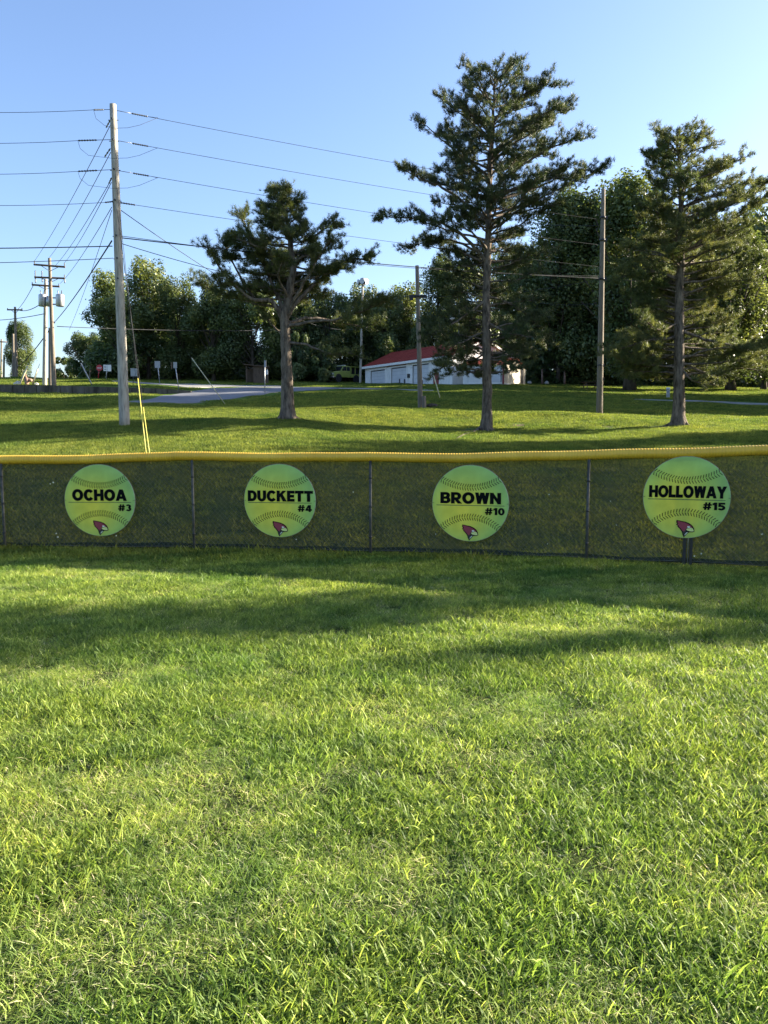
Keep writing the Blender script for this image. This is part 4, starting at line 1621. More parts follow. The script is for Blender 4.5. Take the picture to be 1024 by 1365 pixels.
tree('broadleaf_tree', 'airy', 672, 100, 335, 84, 'tree showing between the tallest pine and the small shed', GW)
tree('broadleaf_tree', 'oak1', 706, 96, 340, 84, 'dark tree just right of the cream shed wall', GW)
tree('broadleaf_tree', 'tall1', 742, 93, 258, 118, 'high leafy tree between the tallest pine and the right bare pole', GW)
tree('broadleaf_tree', 'oak2', 770, 95, 300, 140, 'wide dark tree behind the picnic table', GW)
tree('broadleaf_tree', 'tall2', 800, 93, 240, 128, 'high tree right behind the right bare pole', GW)
tree('broadleaf_tree', 'tall1', 838, 76, 240, 124, 'big tree with a thick flared trunk between the right bare pole and the right pine', GW, trunk_scale=1.7)
tree('broadleaf_tree', 'oak1', 880, 95, 280, 140, 'dark tree behind the left side of the right pine', GW)
tree('broadleaf_tree', 'oak3', 934, 98, 300, 140, 'olive tree behind the right side of the right pine', GW)
tree('broadleaf_tree', 'tall1', 972, 79, 310, 110, 'tree with a dark trunk showing under the right pine', GW, trunk_scale=1.6)
tree('broadleaf_tree', 'oak2', 1016, 84, 282, 130, 'dark tree cut by the right edge', GW)
tree('cedar_tree', 'cedar', 556, 97, 436, 60, 'bushy pale cedar rising behind the red roof left of the short grey pole')
tree('cedar_tree', 'cedar', 515, 99, 446, 52, 'smaller pale cedar above the left end of the red roof')
tree('bush', 'bush', 430, 96, 455, 46, 'light green bush low behind the forked pine')
tree('bush', 'bush', 397, 95, 440, 50, 'pale leafy bush beside the trunk of the forked pine')
fill = 'dark tree deep in the wood, hidden behind the front trees'
random.seed(5)
for i, px in enumerate(range(165, 1060, 42)):
    top = 415 if px < 690 else 335
    tree('broadleaf_tree', ['oak1', 'oak2', 'tall1'][i % 3], px + random.uniform(-8, 8), 112 + random.uniform(-4, 8) if px < 690 else 98 + random.uniform(-3, 5), top + random.uniform(-14, 14), 84 if px < 690 else 110, fill, GW)
# trees standing outside the picture to the right, whose shade falls on the lawn
side = 'tree beyond the right edge shading the lawn'
GS = 'trees beyond the right edge'
for x, y, h, w, v in ((41, 58, 25, 13, 'oak1'), (50, 59, 27, 13, 'oak2'), (43, 67, 25, 13, 'oak3'), (53, 68, 27, 14, 'oak1'), (46, 74, 20, 12, 'tall1'), (60, 74, 22, 13, 'oak2'), (62, 62, 22, 13, 'oak3'), (49, 38, 13, 9, 'oak1'), (58, 42, 15, 8, 'tall2'), (30, 32, 11, 7, 'airy')):
    tree('broadleaf_tree', v, 0, y, 0, 0, side, GS, X=x, h=h, w=w)

# undergrowth along the foot of the wood
def undergrowth():
    r = np.random.default_rng(4)
    n = 46000
    px = r.uniform(110, 1080, n)
    Y = np.where(px < 690, r.uniform(101, 112, n), r.uniform(92, 104, n))
    X = (px - 512) / FPX * Y
    Z = heights(X, Y) + np.abs(r.normal(0, 1, n)) * 1.7 * (0.6 + 0.4 * np.sin(X * .8) * np.sin(X * .31 + 1))
    Pn = np.stack([X, Y, Z], 1)
    nrm = r.normal(0, 1, (n, 3)) + np.array([0, -.4, .3])
    B = basis(nrm)
    sh = np.array([[-.5, -.2, 0], [0, -.5, .08], [.5, .1, -.05], [.05, .5, .06]])
    V = np.einsum('nij,kj->nki', B, sh) * (0.42 * r.uniform(.6, 1.3, n))[:, None, None] + Pn[:, None, :]
    V = V.reshape(-1, 3)
    me = np_mesh('undergrowth', V, np.arange(len(V)).reshape(-1, 4), M['leaves'], np.repeat(np.clip(r.normal(.4, .2, n), 0, .88), 4))
    o = bpy.data.objects.new('undergrowth', me)
    COL.objects.link(o)
    tag(o, 'dark undergrowth along the foot of the wood', kind='stuff')


undergrowth()

# trees to the right of the field whose tops throw the long bands across the grass
def shade_tree(tipx, tipy, X0, h, crown_from, wid, gap, seed, label):
    """pine off to the right; its shadow ends at (tipx, tipy) on the field"""
    k = math.cos(SUN_AZ) / math.tan(SUN_EL)
    X0 = tipx + h * k
    Y0 = tipy + h * math.sin(SUN_AZ) / math.tan(SUN_EL)
    rr = random.Random(seed)
    base = Vector((X0, Y0, H(X0, Y0)))
    h2 = h - base.z
    root = empty('pine_tree', base)
    tag(root, label, 'tree', 'slender pines right of the field')
    mb = MB()
    mb.tube([(0, 0, -.3), (0, 0, h2 * .5), (0, 0, h2 * .97)], [.16, .11, .03], seg=8, jit=.05)
    trunk = mb.build('trunk', M['bark'], root)
    wood = MB()
    TP, TD, TS, TT = [], [], [], []
    n = int(70 * (1 - crown_from) * h / 5)
    for i in range(n):
        f = crown_from + (1 - crown_from) * (i + rr.random()) / n
        z = h2 * f
        rel = (f - crown_from) / (1 - crown_from)
        L = wid * (gap(rel)) * rr.uniform(.6, 1.05)
        a = rr.uniform(0, 6.283)
        e = Vector((math.cos(a) * L, math.sin(a) * L, min(z + L * .3, h2)))
        s = Vector((0, 0, z))
        wood.tube([s, e], [.02, .008], seg=4)
        for j in range(int(7 + L * 13)):
            c = s.lerp(e, rr.uniform(.15, 1.0))
            TP.append(c + Vector((rr.gauss(0, .10), rr.gauss(0, .10), rr.gauss(0, .08))))
            TD.append(Vector((math.cos(a), math.sin(a), rr.uniform(.2, 1.2))))
            TS.append(rr.uniform(.8, 1.2))
            TT.append(.45)
    wood.build('limbs', M['bark'], trunk)['kind'] = 'stuff'
    T = tuft_templates(6, 16, .17, .02, seed)
    me = foliage_mesh('crown', np.array(TP), np.array(TD), T, M['needles'], np.array(TT), np.array(TS), np.random.default_rng(seed))
    c = bpy.data.objects.new('crown', me)
    COL.objects.link(c)
    c.parent = root


# band at the left: crown shadow between x=-5 and x=+1.5, trunk streak further right
shade_tree(-5.2, 5.1, 0, 11.0, 0.70, 1.05, lambda t: math.sin(math.pi * min(1, .12 + t * .88)) ** .6, 51, 'slender bare-stemmed pine right of the field')
shade_tree(-7.5, 3.9, 0, 12.0, 0.72, .9, lambda t: math.sin(math.pi * min(1, .12 + t * .88)) ** .6, 52, 'second slender pine right of the field')
# band at the right, pointed at x about +0.6
shade_tree(0.3, 5.0, 0, 10.0, 0.25, 1.5, lambda t: (1 - t) ** .8 + .08, 53, 'pointed slender pine right of the field')
shade_tree(4.6, 8.1, 0, 9.0, 0.25, 1.0, lambda t: (1 - t) ** .8 + .08, 54, 'short slender pine by the end of the fence')

# ------------------------------------------------------------------ poles and wires
def ins_tube(mb, a, b, r=0.035, n=9):
    a, b = Vector(a), Vector(b)
    pts, rs = [], []
    for i in range(n * 2 + 1):
        pts.append(a.lerp(b, i / (n * 2)))
        rs.append(r if i % 2 else r * .5)
    mb.tube(pts, rs, seg=8)


def pole(name, label, base_px, top_px, Y, r0, r1, mat='pole', base_z=None, sink=.4, cat='utility pole'):
    b = on_ground(base_px[0], Y)
    t = P(top_px[0], top_px[1], Y)
    root = empty(name, b)
    tag(root, label, cat)
    mb = MB()
    n = 14
    v0 = Vector((0, 0, 0)) - (t - b).normalized() * sink
    pts = [v0.lerp(t - b, i / n) for i in range(n + 1)]
    mb.tube(pts, [r0 + (r1 - r0) * i / n for i in range(n + 1)], seg=16, jit=.012)
    sh = mb.build('pole_shaft', M[mat], root)
    return root, sh, b, t


def pol_at(b, t, z):
    return b.lerp(t, (z - b.z) / (t.z - b.z))


big, bigsh, bB, bT = pole('utility_pole', 'tallest weathered wooden utility pole, standing alone on the bank at the left', (166, 568), (150.5, 139), 27.0, .18, .105)


def add_part(root, mb, name, mat, parent=None):
    o = Vector(root.location)
    mb.v = [tuple(Vector(v) - o) for v in mb.v]
    return mb.build(name, M[mat] if isinstance(mat, str) else mat, parent or root)


def sagline(a, b, sag, n=24):
    a, b = Vector(a), Vector(b)
    return [a.lerp(b, i / n) - Vector((0, 0, 4 * sag * (i / n) * (1 - i / n))) for i in range(n + 1)]


def wire(a, b, sag, r, label, cat='wire', mat='wire', n=24, group=None, name='power_line'):
    mb = MB()
    a = Vector(a)
    pts = [p - a for p in sagline(a, b, sag, n)]
    mb.tube(pts, r, seg=5)
    o = mb.build(name, M[mat], None, a)
    tag(o, label, cat, group)
    return o


rt, rsh, rB, rT = pole('utility_pole', 'tall bare utility pole in front of the trees, left of the right pine', (799, 556), (804.5, 252), 40.0, .17, .10, 'pole_brown')
mt, msh, mB_, mT = pole('utility_pole', 'slim grey pole in front of the white garage, beside a stub pole', (560.5, 548), (556, 354), 44.0, .145, .10, 'pole_brown')
stub, _, _, _ = pole('stub_pole', 'short sawn-off pole beside the slim grey pole', (565.5, 548), (565, 528), 43.7, .12, .12, 'pole_brown', cat='pole')
# hardware on the big pole
LEFT = [(144, 146, 120), (186, 188, 103), (227, 226, 104), (269, 268, 138)]
zpx = [150, 188, 229, 268]
tgt = [262, 293, 327, 356]
for i, (yl, yp, xi) in enumerate([(145.5, 145.8, 125), (186.5, 186, 104), (227.5, 226, 104), (269, 268.5, 140)]):
    pp = P(148.5 + i * .8, yp, 27.0)
    a = P(xi, yl + .8, 26.6)
    mb = MB()
    if i < 3:
        mid = pp.lerp(a, .45)
        mb.tube([pp, mid], .010, seg=5)
        ins_tube(mb, mid, a, .032, 7)
    else:
        ins_tube(mb, pp, a, .03, 4)
    add_part(big, mb, 'insulator', 'insulator')
    wire(a, P(-190, yl - 3 + i * .5, 25.2), .12, .008, ['uppermost', 'second highest', 'third highest', 'fourth highest'][i] + ' wire running left from the tall pole', group='wires running left from the tall pole')
    # right side
    q = P(154 + i * .9, yp + 1, 27.0)
    e0 = P(804, tgt[i], 40.0)
    line = sagline(q, e0, .12, 40)
    k1, k2 = (4, 7) if i < 3 else (1, 2)
    k1 = 1 if i == 3 else 2
    k2 = 2 if i == 3 else 3
    mb = MB()
    st0 = line[0].lerp(line[3], .30) if i < 3 else line[0]
    st1 = line[0].lerp(line[3], .60) if i < 3 else line[0].lerp(line[2], .5)
    mb.tube([q, st0], .010, seg=5) if i < 3 else None
    ins_tube(mb, st0, st1, .032, 7)
    add_part(big, mb, 'insulator', 'insulator')
    mb = MB()
    o0 = Vector(st1)
    mb.tube([p - o0 for p in [st1] + line[3:]], .008, seg=5)
    o = mb.build('power_line', M['wire'], None, o0)
    tag(o, ['uppermost', 'second', 'third', 'lowest'][i] + ' of the four thin wires from the tall pole to the right bare pole', 'wire', 'wires between the tall pole and the right bare pole')
    # jumper loop hanging under the pole
    if i < 3:
        mb = MB()
        lw = P(140, yp + 24, 26.7)
        rw = P(165, yp + 24, 26.9)
        P0, P3 = a, lw
        loop1 = [P(xi + 0, yl + 1.5, 26.6), P(xi + 3, yp + 12, 26.6), P(xi + 14, yp + 21, 26.6), P(150, yp + 25, 26.7), P(170, yp + 24.5, 26.8), P(186, yp + 21, 27), P(st1.x / st1.y * FPX + 512, yp + 11, st1.y)]
        mb.tube(loop1 + [st1], .006, seg=5)
        add_part(big, mb, 'jumper_wire', 'wire')
# lower cables
wire(P(150, 328, 27), P(-190, 330.5, 25.0), .04, .017, 'thick dark cable running left from the tall pole at mid height', 'cable')
wire(P(151, 344, 27), P(-190, 352, 25.0), .06, .011, 'thin cable running left just under the thick cable', 'cable')
wire(P(158, 316.5, 27), P(804, 371, 40.0), .18, .018, 'thick dark cable from the tall pole towards the right bare pole', 'cable')
wire(P(158, 314, 27), P(804, 368, 40.0), .32, .010, 'thin cable strung just above the thick dark cable', 'cable')
wire(P(160, 324, 27), P(556, 395, 44.0), .55, .012, 'sagging cable from the tall pole to the slim grey pole', 'cable')
wire(P(158, 278, 27), P(483, 436, 92.0), 1.6, .014, 'steep cable from the tall pole down behind the forked pine', 'cable')
wire(P(557, 395, 44), P(803, 371, 40), .3, .013, 'cable between the slim grey pole and the right bare pole', 'cable')
wire(P(557, 396, 44), P(380, 388, 58), .5, .013, 'cable from the slim grey pole behind the forked pine', 'cable')
wire(P(804, 371, 40), P(1200, 372, 42), .3, .012, 'cable from the right bare pole to the right edge', 'cable')
wire(P(804, 300, 40), P(660, 283, 70), .4, .012, 'thin wire behind the tallest pine to the right bare pole', 'wire')
wire(P(796, 404, 40), P(690, 395, 60), .3, .010, 'faint wire left of the right bare pole', 'wire')
# pole steps, bolts and bands
for (root, b, t, ys, pxs) in ((big, bB, bT, (160, 188, 227, 268, 315, 345, 372), 27.0), (rt, rB, rT, (290, 320, 372, 487, 505), 40.0), (mt, mB_, mT, (395,), 44.0)):
    for y in ys:
        z = P(512, y, pxs).z
        c = pol_at(b, t, z)
        mb = MB()
        if root is big:
            mb.tube([c + Vector((-.17, -.0, 0)), c + Vector((.17, 0, 0))], .014, seg=6)
            mb.tube([c + Vector((0, -.17, 0)), c + Vector((0, -.13, 0))], .03, seg=8)
        else:
            mb.tube([c - Vector((0, 0, .05)), c + Vector((0, 0, .05))], .155, seg=12)
            mb.box(c + Vector((.17, -.02, 0)), (.1, .1, .14))
        add_part(root, mb, 'bolt' if root is big else 'bracket', 'dark_metal')
mb = MB()
c = pol_at(mB_, mT, P(512, 395, 44).z)
mb.box(c, (.95, .16, .16))
mb.box(c + Vector((-.35, -.05, -.12)), (.2, .2, .2))
add_part(mt, mb, 'splice_box', 'black')

# crossarm cluster at the far left
def cluster():
    Yc = 62.0
    a, sh, b, t = pole('utility_pole', 'front pole of the crossarm pair at the left, with two crossarms and a grey transformer', (74, 512), (66, 344), Yc, .19, .11, 'pole_brown')
    a2, sh2, b2, t2 = pole('utility_pole', 'rear pole of the crossarm pair at the left, with one crossarm and a grey transformer', (61.5, 512), (61, 372), Yc + 2.2, .19, .12, 'pole')
    a3, sh3, b3, t3 = pole('stub_pole', 'dark short pole between the crossarm pair at the left', (69, 513), (67, 437), Yc + .9, .15, .13, 'pole_brown', cat='pole')

    def arm(root, l, r, Y, pins, brace_y, cx):
        A, B = P(l[0], l[1], Y - .2), P(r[0], r[1], Y - .2)
        mb = MB()
        mb.tube([A, B], .075, seg=4, smooth=False)
        ao = add_part(root, mb, 'crossarm', 'wood')
        for (x0, x1) in ((l[0] + (cx - l[0]) * .42, cx), (r[0] - (r[0] - cx) * .42, cx)):
            yy = l[1] + (r[1] - l[1]) * (x0 - l[0]) / (r[0] - l[0])
            mb = MB()
            mb.tube([P(x0, yy + .5, Y - .2), P(x1, brace_y, Y - .15)], .022, seg=5)
            add_part(root, mb, 'brace', 'dark_metal')
        for (x, dy) in pins:
            yy = l[1] + (r[1] - l[1]) * (x - l[0]) / (r[0] - l[0])
            mb = MB()
            p0, p1 = P(x, yy, Y - .2), P(x, yy - dy, Y - .2)
            ins_tube(mb, p0, p1, .055, 3)
            add_part(root, mb, 'insulator', 'insulator')
    arm(a, (45, 352.5), (87, 355.8), Yc, [(46, 5.2), (86, 5.6)], 361.5, 66.5)
    arm(a, (46, 369.4), (86.5, 371), Yc + .25, [(47, 9), (56, 9), (86, 5)], 376.5, 67)
    arm(a2, (42.5, 379.5), (79.5, 382), Yc + 2.2, [(43, 3.5), (78.5, 4)], 385.5, 60.5)
    # hanging cutouts
    for x, y0, y1 in ((47, 370, 377), (56, 370, 376), (86, 372, 377.5)):
        mb = MB()
        ins_tube(mb, P(x, y0, Yc), P(x + .6, y1, Yc), .06, 3)
        add_part(a, mb, 'cutout', 'insulator')
    for root, x, Y, w in ((a2, 56.7, Yc + 2.0, 10), (a, 80, Yc - .1, 10.5), ):
        r_ = w / FPX * Y / 2
        c0, c1 = P(x, 408.5, Y - .3), P(x, 393, Y - .3)
        mb = MB()
        mb.tube([c0, c0.lerp(c1, .06), c0.lerp(c1, .94), c1, c1 + Vector((0, 0, .06))], [r_ * .88, r_, r_, r_ * .96, r_ * .6], seg=20)
        tk = add_part(root, mb, 'transformer', 'metal')
        for dx in (-.35, .35):
            mb = MB()
            ins_tube(mb, c1 + Vector((dx * r_, 0, .02)), c1 + Vector((dx * r_ * 1.4, 0, .34)), .05, 3)
            mb.v = [tuple(Vector(v) - Vector(root.location)) for v in mb.v]
            mb.build('bushing', M['insulator'], tk)
        mb = MB()
        s = 1 if x < 60 else -1
        mb.box(c0.lerp(c1, .75) + Vector((s * (r_ + .12), .05, 0)), (.3, .08, .08))
        mb.box(c0.lerp(c1, .2) + Vector((s * (r_ + .12), .05, 0)), (.3, .08, .08))
        add_part(root, mb, 'bracket', 'dark_metal')
    # small third can between the poles
    mb = MB()
    mb.tube([P(65.5, 408.5, Yc + 1.6), P(65.5, 395, Yc + 1.6)], .24, seg=16)
    add_part(a2, mb, 'transformer', 'metal')
    # wires from the big pole to the arms
    lab = ['outer', 'upper', 'middle', 'inner', 'lower', 'lowest']
    for i, (p, q) in enumerate((((147.5, 166, 27), (46.3, 347.3, Yc)), ((147.5, 203, 27), (66, 343, Yc)), ((148, 240, 27), (72, 356, Yc)), ((148.5, 243, 27), (86, 350, Yc)), ((149, 276, 27), (80, 378, Yc + 2)), ((149, 280, 27), (118, 350, 40)))):
        if i == 5:
            wire(P(*p), P(92, 440, Yc), .2, .011, lab[i] + ' slanting wire from the tall pole to the crossarm pair', group='slanting wires between tall pole and crossarm pair')
            continue
        wire(P(*p), P(*q), .22, .012, lab[i] + ' slanting wire from the tall pole to the crossarm pair', group='slanting wires between tall pole and crossarm pair')
    # dead-end fittings on the tall pole
    for (x0, y0, x1, y1) in ((147, 160, 141.5, 170), (147, 198, 139.5, 209), (148.5, 237, 145, 245)):
        mb = MB()
        ins_tube(mb, P(x0, y0, 27), P(x1, y1, 27.8), .03, 3)
        add_part(big, mb, 'insulator', 'insulator')
    wire(P(149, 321, 27), P(74, 428, Yc), .15, .024, 'thick black cable slanting from the tall pole to the crossarm pair', 'cable')
    wire(P(73, 429, Yc), P(22, 490, 118), .4, .045, 'black cable continuing from the crossarm pair to the far left poles', 'cable')
    wire(P(61, 400, Yc + 2), P(20, 411.5, 100), .5, .035, 'wire from crossarm pair to the single crossarm pole', 'wire')
    wire(P(76, 435, Yc), P(420, 438, 101), .3, .030, 'low cable running right from the crossarm pair behind the tall pole', 'cable')
    wire(P(45, 379, Yc + 2), P(23, 413, 100), .2, .025, 'upper wire from crossarm pair to the single crossarm pole', 'wire')
    wire(P(-60, 424, 90), P(60, 418, Yc + 2), .4, .03, 'distant cable crossing at the far left', 'cable')


cluster()
# farther poles
f1, _, _, _ = pole('utility_pole', 'single crossarm pole in front of the lone tree at the left', (24.5, 508), (20, 409), 100, .20, .13, 'pole_brown')
mb = MB()
mb.tube([P(9.5, 412.8, 99.8), P(29.8, 413, 99.8)], .09, seg=4)
add_part(f1, mb, 'crossarm', 'wood')
for x in (10, 29.3):
    mb = MB()
    ins_tube(mb, P(x, 413, 99.8), P(x, 410.6, 99.8), .07, 2)
    add_part(f1, mb, 'insulator', 'insulator')
for x0 in (15, 25):
    mb = MB()
    mb.tube([P(x0, 413.3, 99.8), P(20.3, 417.5, 99.8)], .03, seg=4)
    add_part(f1, mb, 'brace', 'dark_metal')
pole('utility_pole', 'grey pole just left of the single crossarm pole', (20.5, 508), (17.5, 445), 104, .19, .13, 'pole_brown')
f3, _, _, _ = pole('utility_pole', 'thin far pole nearest the left edge', (3.5, 507), (2, 452), 125, .18, .12, 'pole_brown')
mb = MB()
mb.tube([P(-3, 455.5, 124.8), P(9, 455.8, 124.8)], .09, seg=4)
add_part(f3, mb, 'crossarm', 'wood')
pole('utility_pole', 'shortest far pole at the left edge', (6.8, 507), (5.4, 473), 128, .18, .13, 'pole_brown')
pole('utility_pole', 'short far pole in the trees behind the stop sign', (121.5, 506), (121.3, 481), 100, .11, .09, 'pole_brown')
# pole with siren
sp, _, sb, stp_ = pole('siren_pole', 'thin pole carrying a ring of siren horns behind the red roof', (480.5, 510), (483.5, 380), 94, .15, .11, 'pole', cat='siren')
c = P(483.7, 376, 94)
mb = MB()
for k in range(6):
    a = k * math.pi / 3 + .4
    d = Vector((math.cos(a), math.sin(a), 0))
    mb.tube([c, c + d * .25, c + d * .62], [.12, .14, .30], seg=10, caps=True)
add_part(sp, mb, 'siren_horn', 'metal')
mb = MB()
mb.tube([c + Vector((0, 0, .12)), c + Vector((0, 0, .4)), c + Vector((0, 0, .5))], [.34, .3, .08], seg=12)
mb.tube([c - Vector((0, 0, .5)), c - Vector((0, 0, .12))], .16, seg=10)
add_part(sp, mb, 'siren_cap', 'metal')
wp, _, _, _ = pole('utility_pole', 'pale pole with a white lamp deep among the trees behind the roof vent', (612.5, 508), (612, 408), 92, .13, .10, 'pole')
mb = MB()
mb.tube([P(612, 415, 92), P(606, 414, 91.5), P(603, 418, 91.3)], .035, seg=5)
la = add_part(wp, mb, 'lamp_arm', 'metal')
mb = MB()
mb.tube([P(603, 418, 91.3), P(603, 420, 91.3), P(603, 425, 91.3), P(603, 427, 91.3)], [.1, .26, .28, .06], seg=12)
mb.v = [tuple(Vector(v) - Vector(wp.location)) for v in mb.v]
mb.build('lamp_head', M['sign_white'], la)


# guy wires with guards
def guy(top, bot, gtop, gr, label, mat='guard', wr=.007, ground=True):
    """cable from a pole to its anchor, the lower length in a plastic guard"""
    a, b = Vector(top), Vector(bot)
    root = empty('guy_wire', b)
    tag(root, label, 'guy wire')
    mb = MB()
    mb.tube([a - b, (b - a).normalized() * .3], wr, seg=5)
    mb.build('cable', M['wire'], root)
    g = Vector(gtop)
    mb = MB()
    mb.tube([g - b, Vector((0, 0, 0.02))], gr, seg=8)
    mb.build('guard', M[mat], root)
    return root


an1, an2 = on_ground(194.5, 18.2), on_ground(199.5, 18.0)


def towards(top, an, py_top):
    best = None
    for k in range(400):
        q = an.lerp(top, k / 400)
        d = q - EYE
        yc = (d.y * -SP + d.z * -CP)
        py = 682.5 + (-(d.z * CP + d.y * SP)) / (d.y * CP - d.z * SP) * FPX
        if py <= py_top:
            return q
        best = q
    return best


t1 = pol_at(bB, bT, P(512, 232, 27).z)
t2 = pol_at(bB, bT, P(512, 276, 27).z)
guy(t1, an1, towards(t1, an1, 505), .011, 'guy wire in the longer yellow guard right of the tall pole')
guy(t2, an2, towards(t2, an2, 543), .011, 'guy wire in the shorter yellow guard right of the tall pole')
wire(pol_at(bB, bT, P(512, 320, 27).z) + Vector((.12, 0, 0)), on_ground(188, 25.5), .0, .006, 'thin ground wire beside the tall pole', 'wire')


def leaning_guard(b_px, t_px, Y, r, label, mat='guard_pale', up=None):
    b = on_ground(b_px[0], Y)
    t = P(t_px[0], t_px[1], Y)
    root = empty('guy_guard', b)
    tag(root, label, 'guy guard')
    mb = MB()
    mb.tube([Vector((0, 0, -.1)), t - b], r, seg=8)
    mb.build('guard', M[mat], root)
    mb = MB()
    u = (t - b)
    mb.tube([u, u * (up or 1.8)], r * .3, seg=4)
    mb.build('cable', M['wire'], root)


leaning_guard((303, 538), (255.5, 477), 42, .021, 'long pale guard slanting across the road left of the forked pine', up=1.15)
leaning_guard((125.5, 513), (108, 484), 62.5, .05, 'white slanting guard left of the stop sign', 'sign_back', up=2.0)
leaning_guard((27, 513), (37, 487.5), 62.5, .07, 'first slanting guard left of the crossarm pair', up=1.4)
leaning_guard((44.5, 513), (50.5, 491.5), 62.5, .065, 'second slanting guard just left of the crossarm pair', up=1.3)
leaning_guard((587.5, 538), (577.5, 498), 52, .035, 'thin slanting guard in front of the dark red door', up=1.05)

# ------------------------------------------------------------------ road signs
def road_sign(px, py_b, Y, label, plates, post_top, lean=0.0, post_mat='metal', post_r=.03, name='road_sign'):
    b = on_ground(px, Y)
    root = empty(name, b)
    tag(root, label, 'sign')
    t = P(px + lean, post_top, Y)
    mb = MB()
    d = (t - b)
    mb.tube([-d.normalized() * .2, d], post_r, seg=6)
    mb.build('post', M[post_mat], root)
    for (x0, y0, x1, y1, mat, border, shape) in plates:
        a, c = P(x0, y1, Y - .06), P(x1, y0, Y - .06)
        mb = MB()
        cx, cz = (a.x + c.x) / 2, (a.z + c.z) / 2
        if shape == 'oct':
            r_ = (c.x - a.x) / 2 / math.cos(math.pi / 8)
            mb.prism([(cx + r_ * math.cos(math.pi / 8 + k * math.pi / 4), a.y, cz + r_ * math.sin(math.pi / 8 + k * math.pi / 4)) for k in range(8)], (0, -.01, 0), (0, .01, 0))
        else:
            mb.box((cx, a.y, cz), (c.x - a.x, .02, c.z - a.z))
        pl = add_part(root, mb, 'sign_plate', mat)
        if border:
            mb = MB()
            w, h = c.x - a.x, c.z - a.z
            for k in range(3):
                mb.box((cx, a.y - .014, cz + h * (.26 - .26 * k)), (w * .6, .004, h * .09))
            mb.v = [tuple(Vector(v) - b) for v in mb.v]
            mb.build('print_lines', M['dark_metal'], pl)
    return root


road_sign(178.5, 516, 62.5, 'square white sign on a dark post just right of the tall pole', [(174.3, 490.9, 183.2, 501.6, 'sign_back', False, 'r')], 492, post_mat='dark_metal', lean=.4)
road_sign(214.5, 511, 80, 'tilted white sign, left one of the two leaning road signs', [(206.4, 481.4, 213.4, 490.4, 'sign_back', False, 'r')], 483, lean=-4.5, post_mat='metal', post_r=.04)
road_sign(239.5, 521, 62, 'narrow sign on a leaning post at the road edge, right one of the two', [(231.2, 482.6, 235.9, 490.8, 'sign_back', False, 'r'), (228, 482.9, 229.4, 492.0, 'wood', False, 'r')], 484, lean=-6.2, post_r=.035)
road_sign(143.3, 507, 90, 'white double board sign right of the stop sign', [(138.0, 486.2, 142.4, 494.4, 'sign_white', True, 'r'), (143.4, 486.2, 148.2, 494.9, 'sign_white', False, 'r')], 486.5, post_r=.05)
road_sign(353.8, 525, 58, 'thin road sign post seen edge-on beside the forked pine trunk', [(352.2, 480.4, 354.8, 489.6, 'sign_back', False, 'r'), (355.0, 492.8, 357.0, 499.3, 'sign_white', False, 'r')], 480.5, lean=-.8, post_r=.035)
st_s = road_sign(132.8, 503, 92, 'small red octagonal stop sign beside the far road', [(128.6, 486.4, 136.4, 494.2, 'stop_red', False, 'oct')], 488, post_mat='stop_red', post_r=.05, name='stop_sign')
me, w = text_mesh('STOP', .5, .19, bold=.02)
o = bpy.data.objects.new('lettering', me)
me.materials.clear()
me.materials.append(M['sign_white'])
COL.objects.link(o)
o.parent = st_s
c = P(132.5, 490.6, 91.9)
o.location = Vector((c.x - .25, 91.9, c.z - .1)) - Vector(st_s.location)


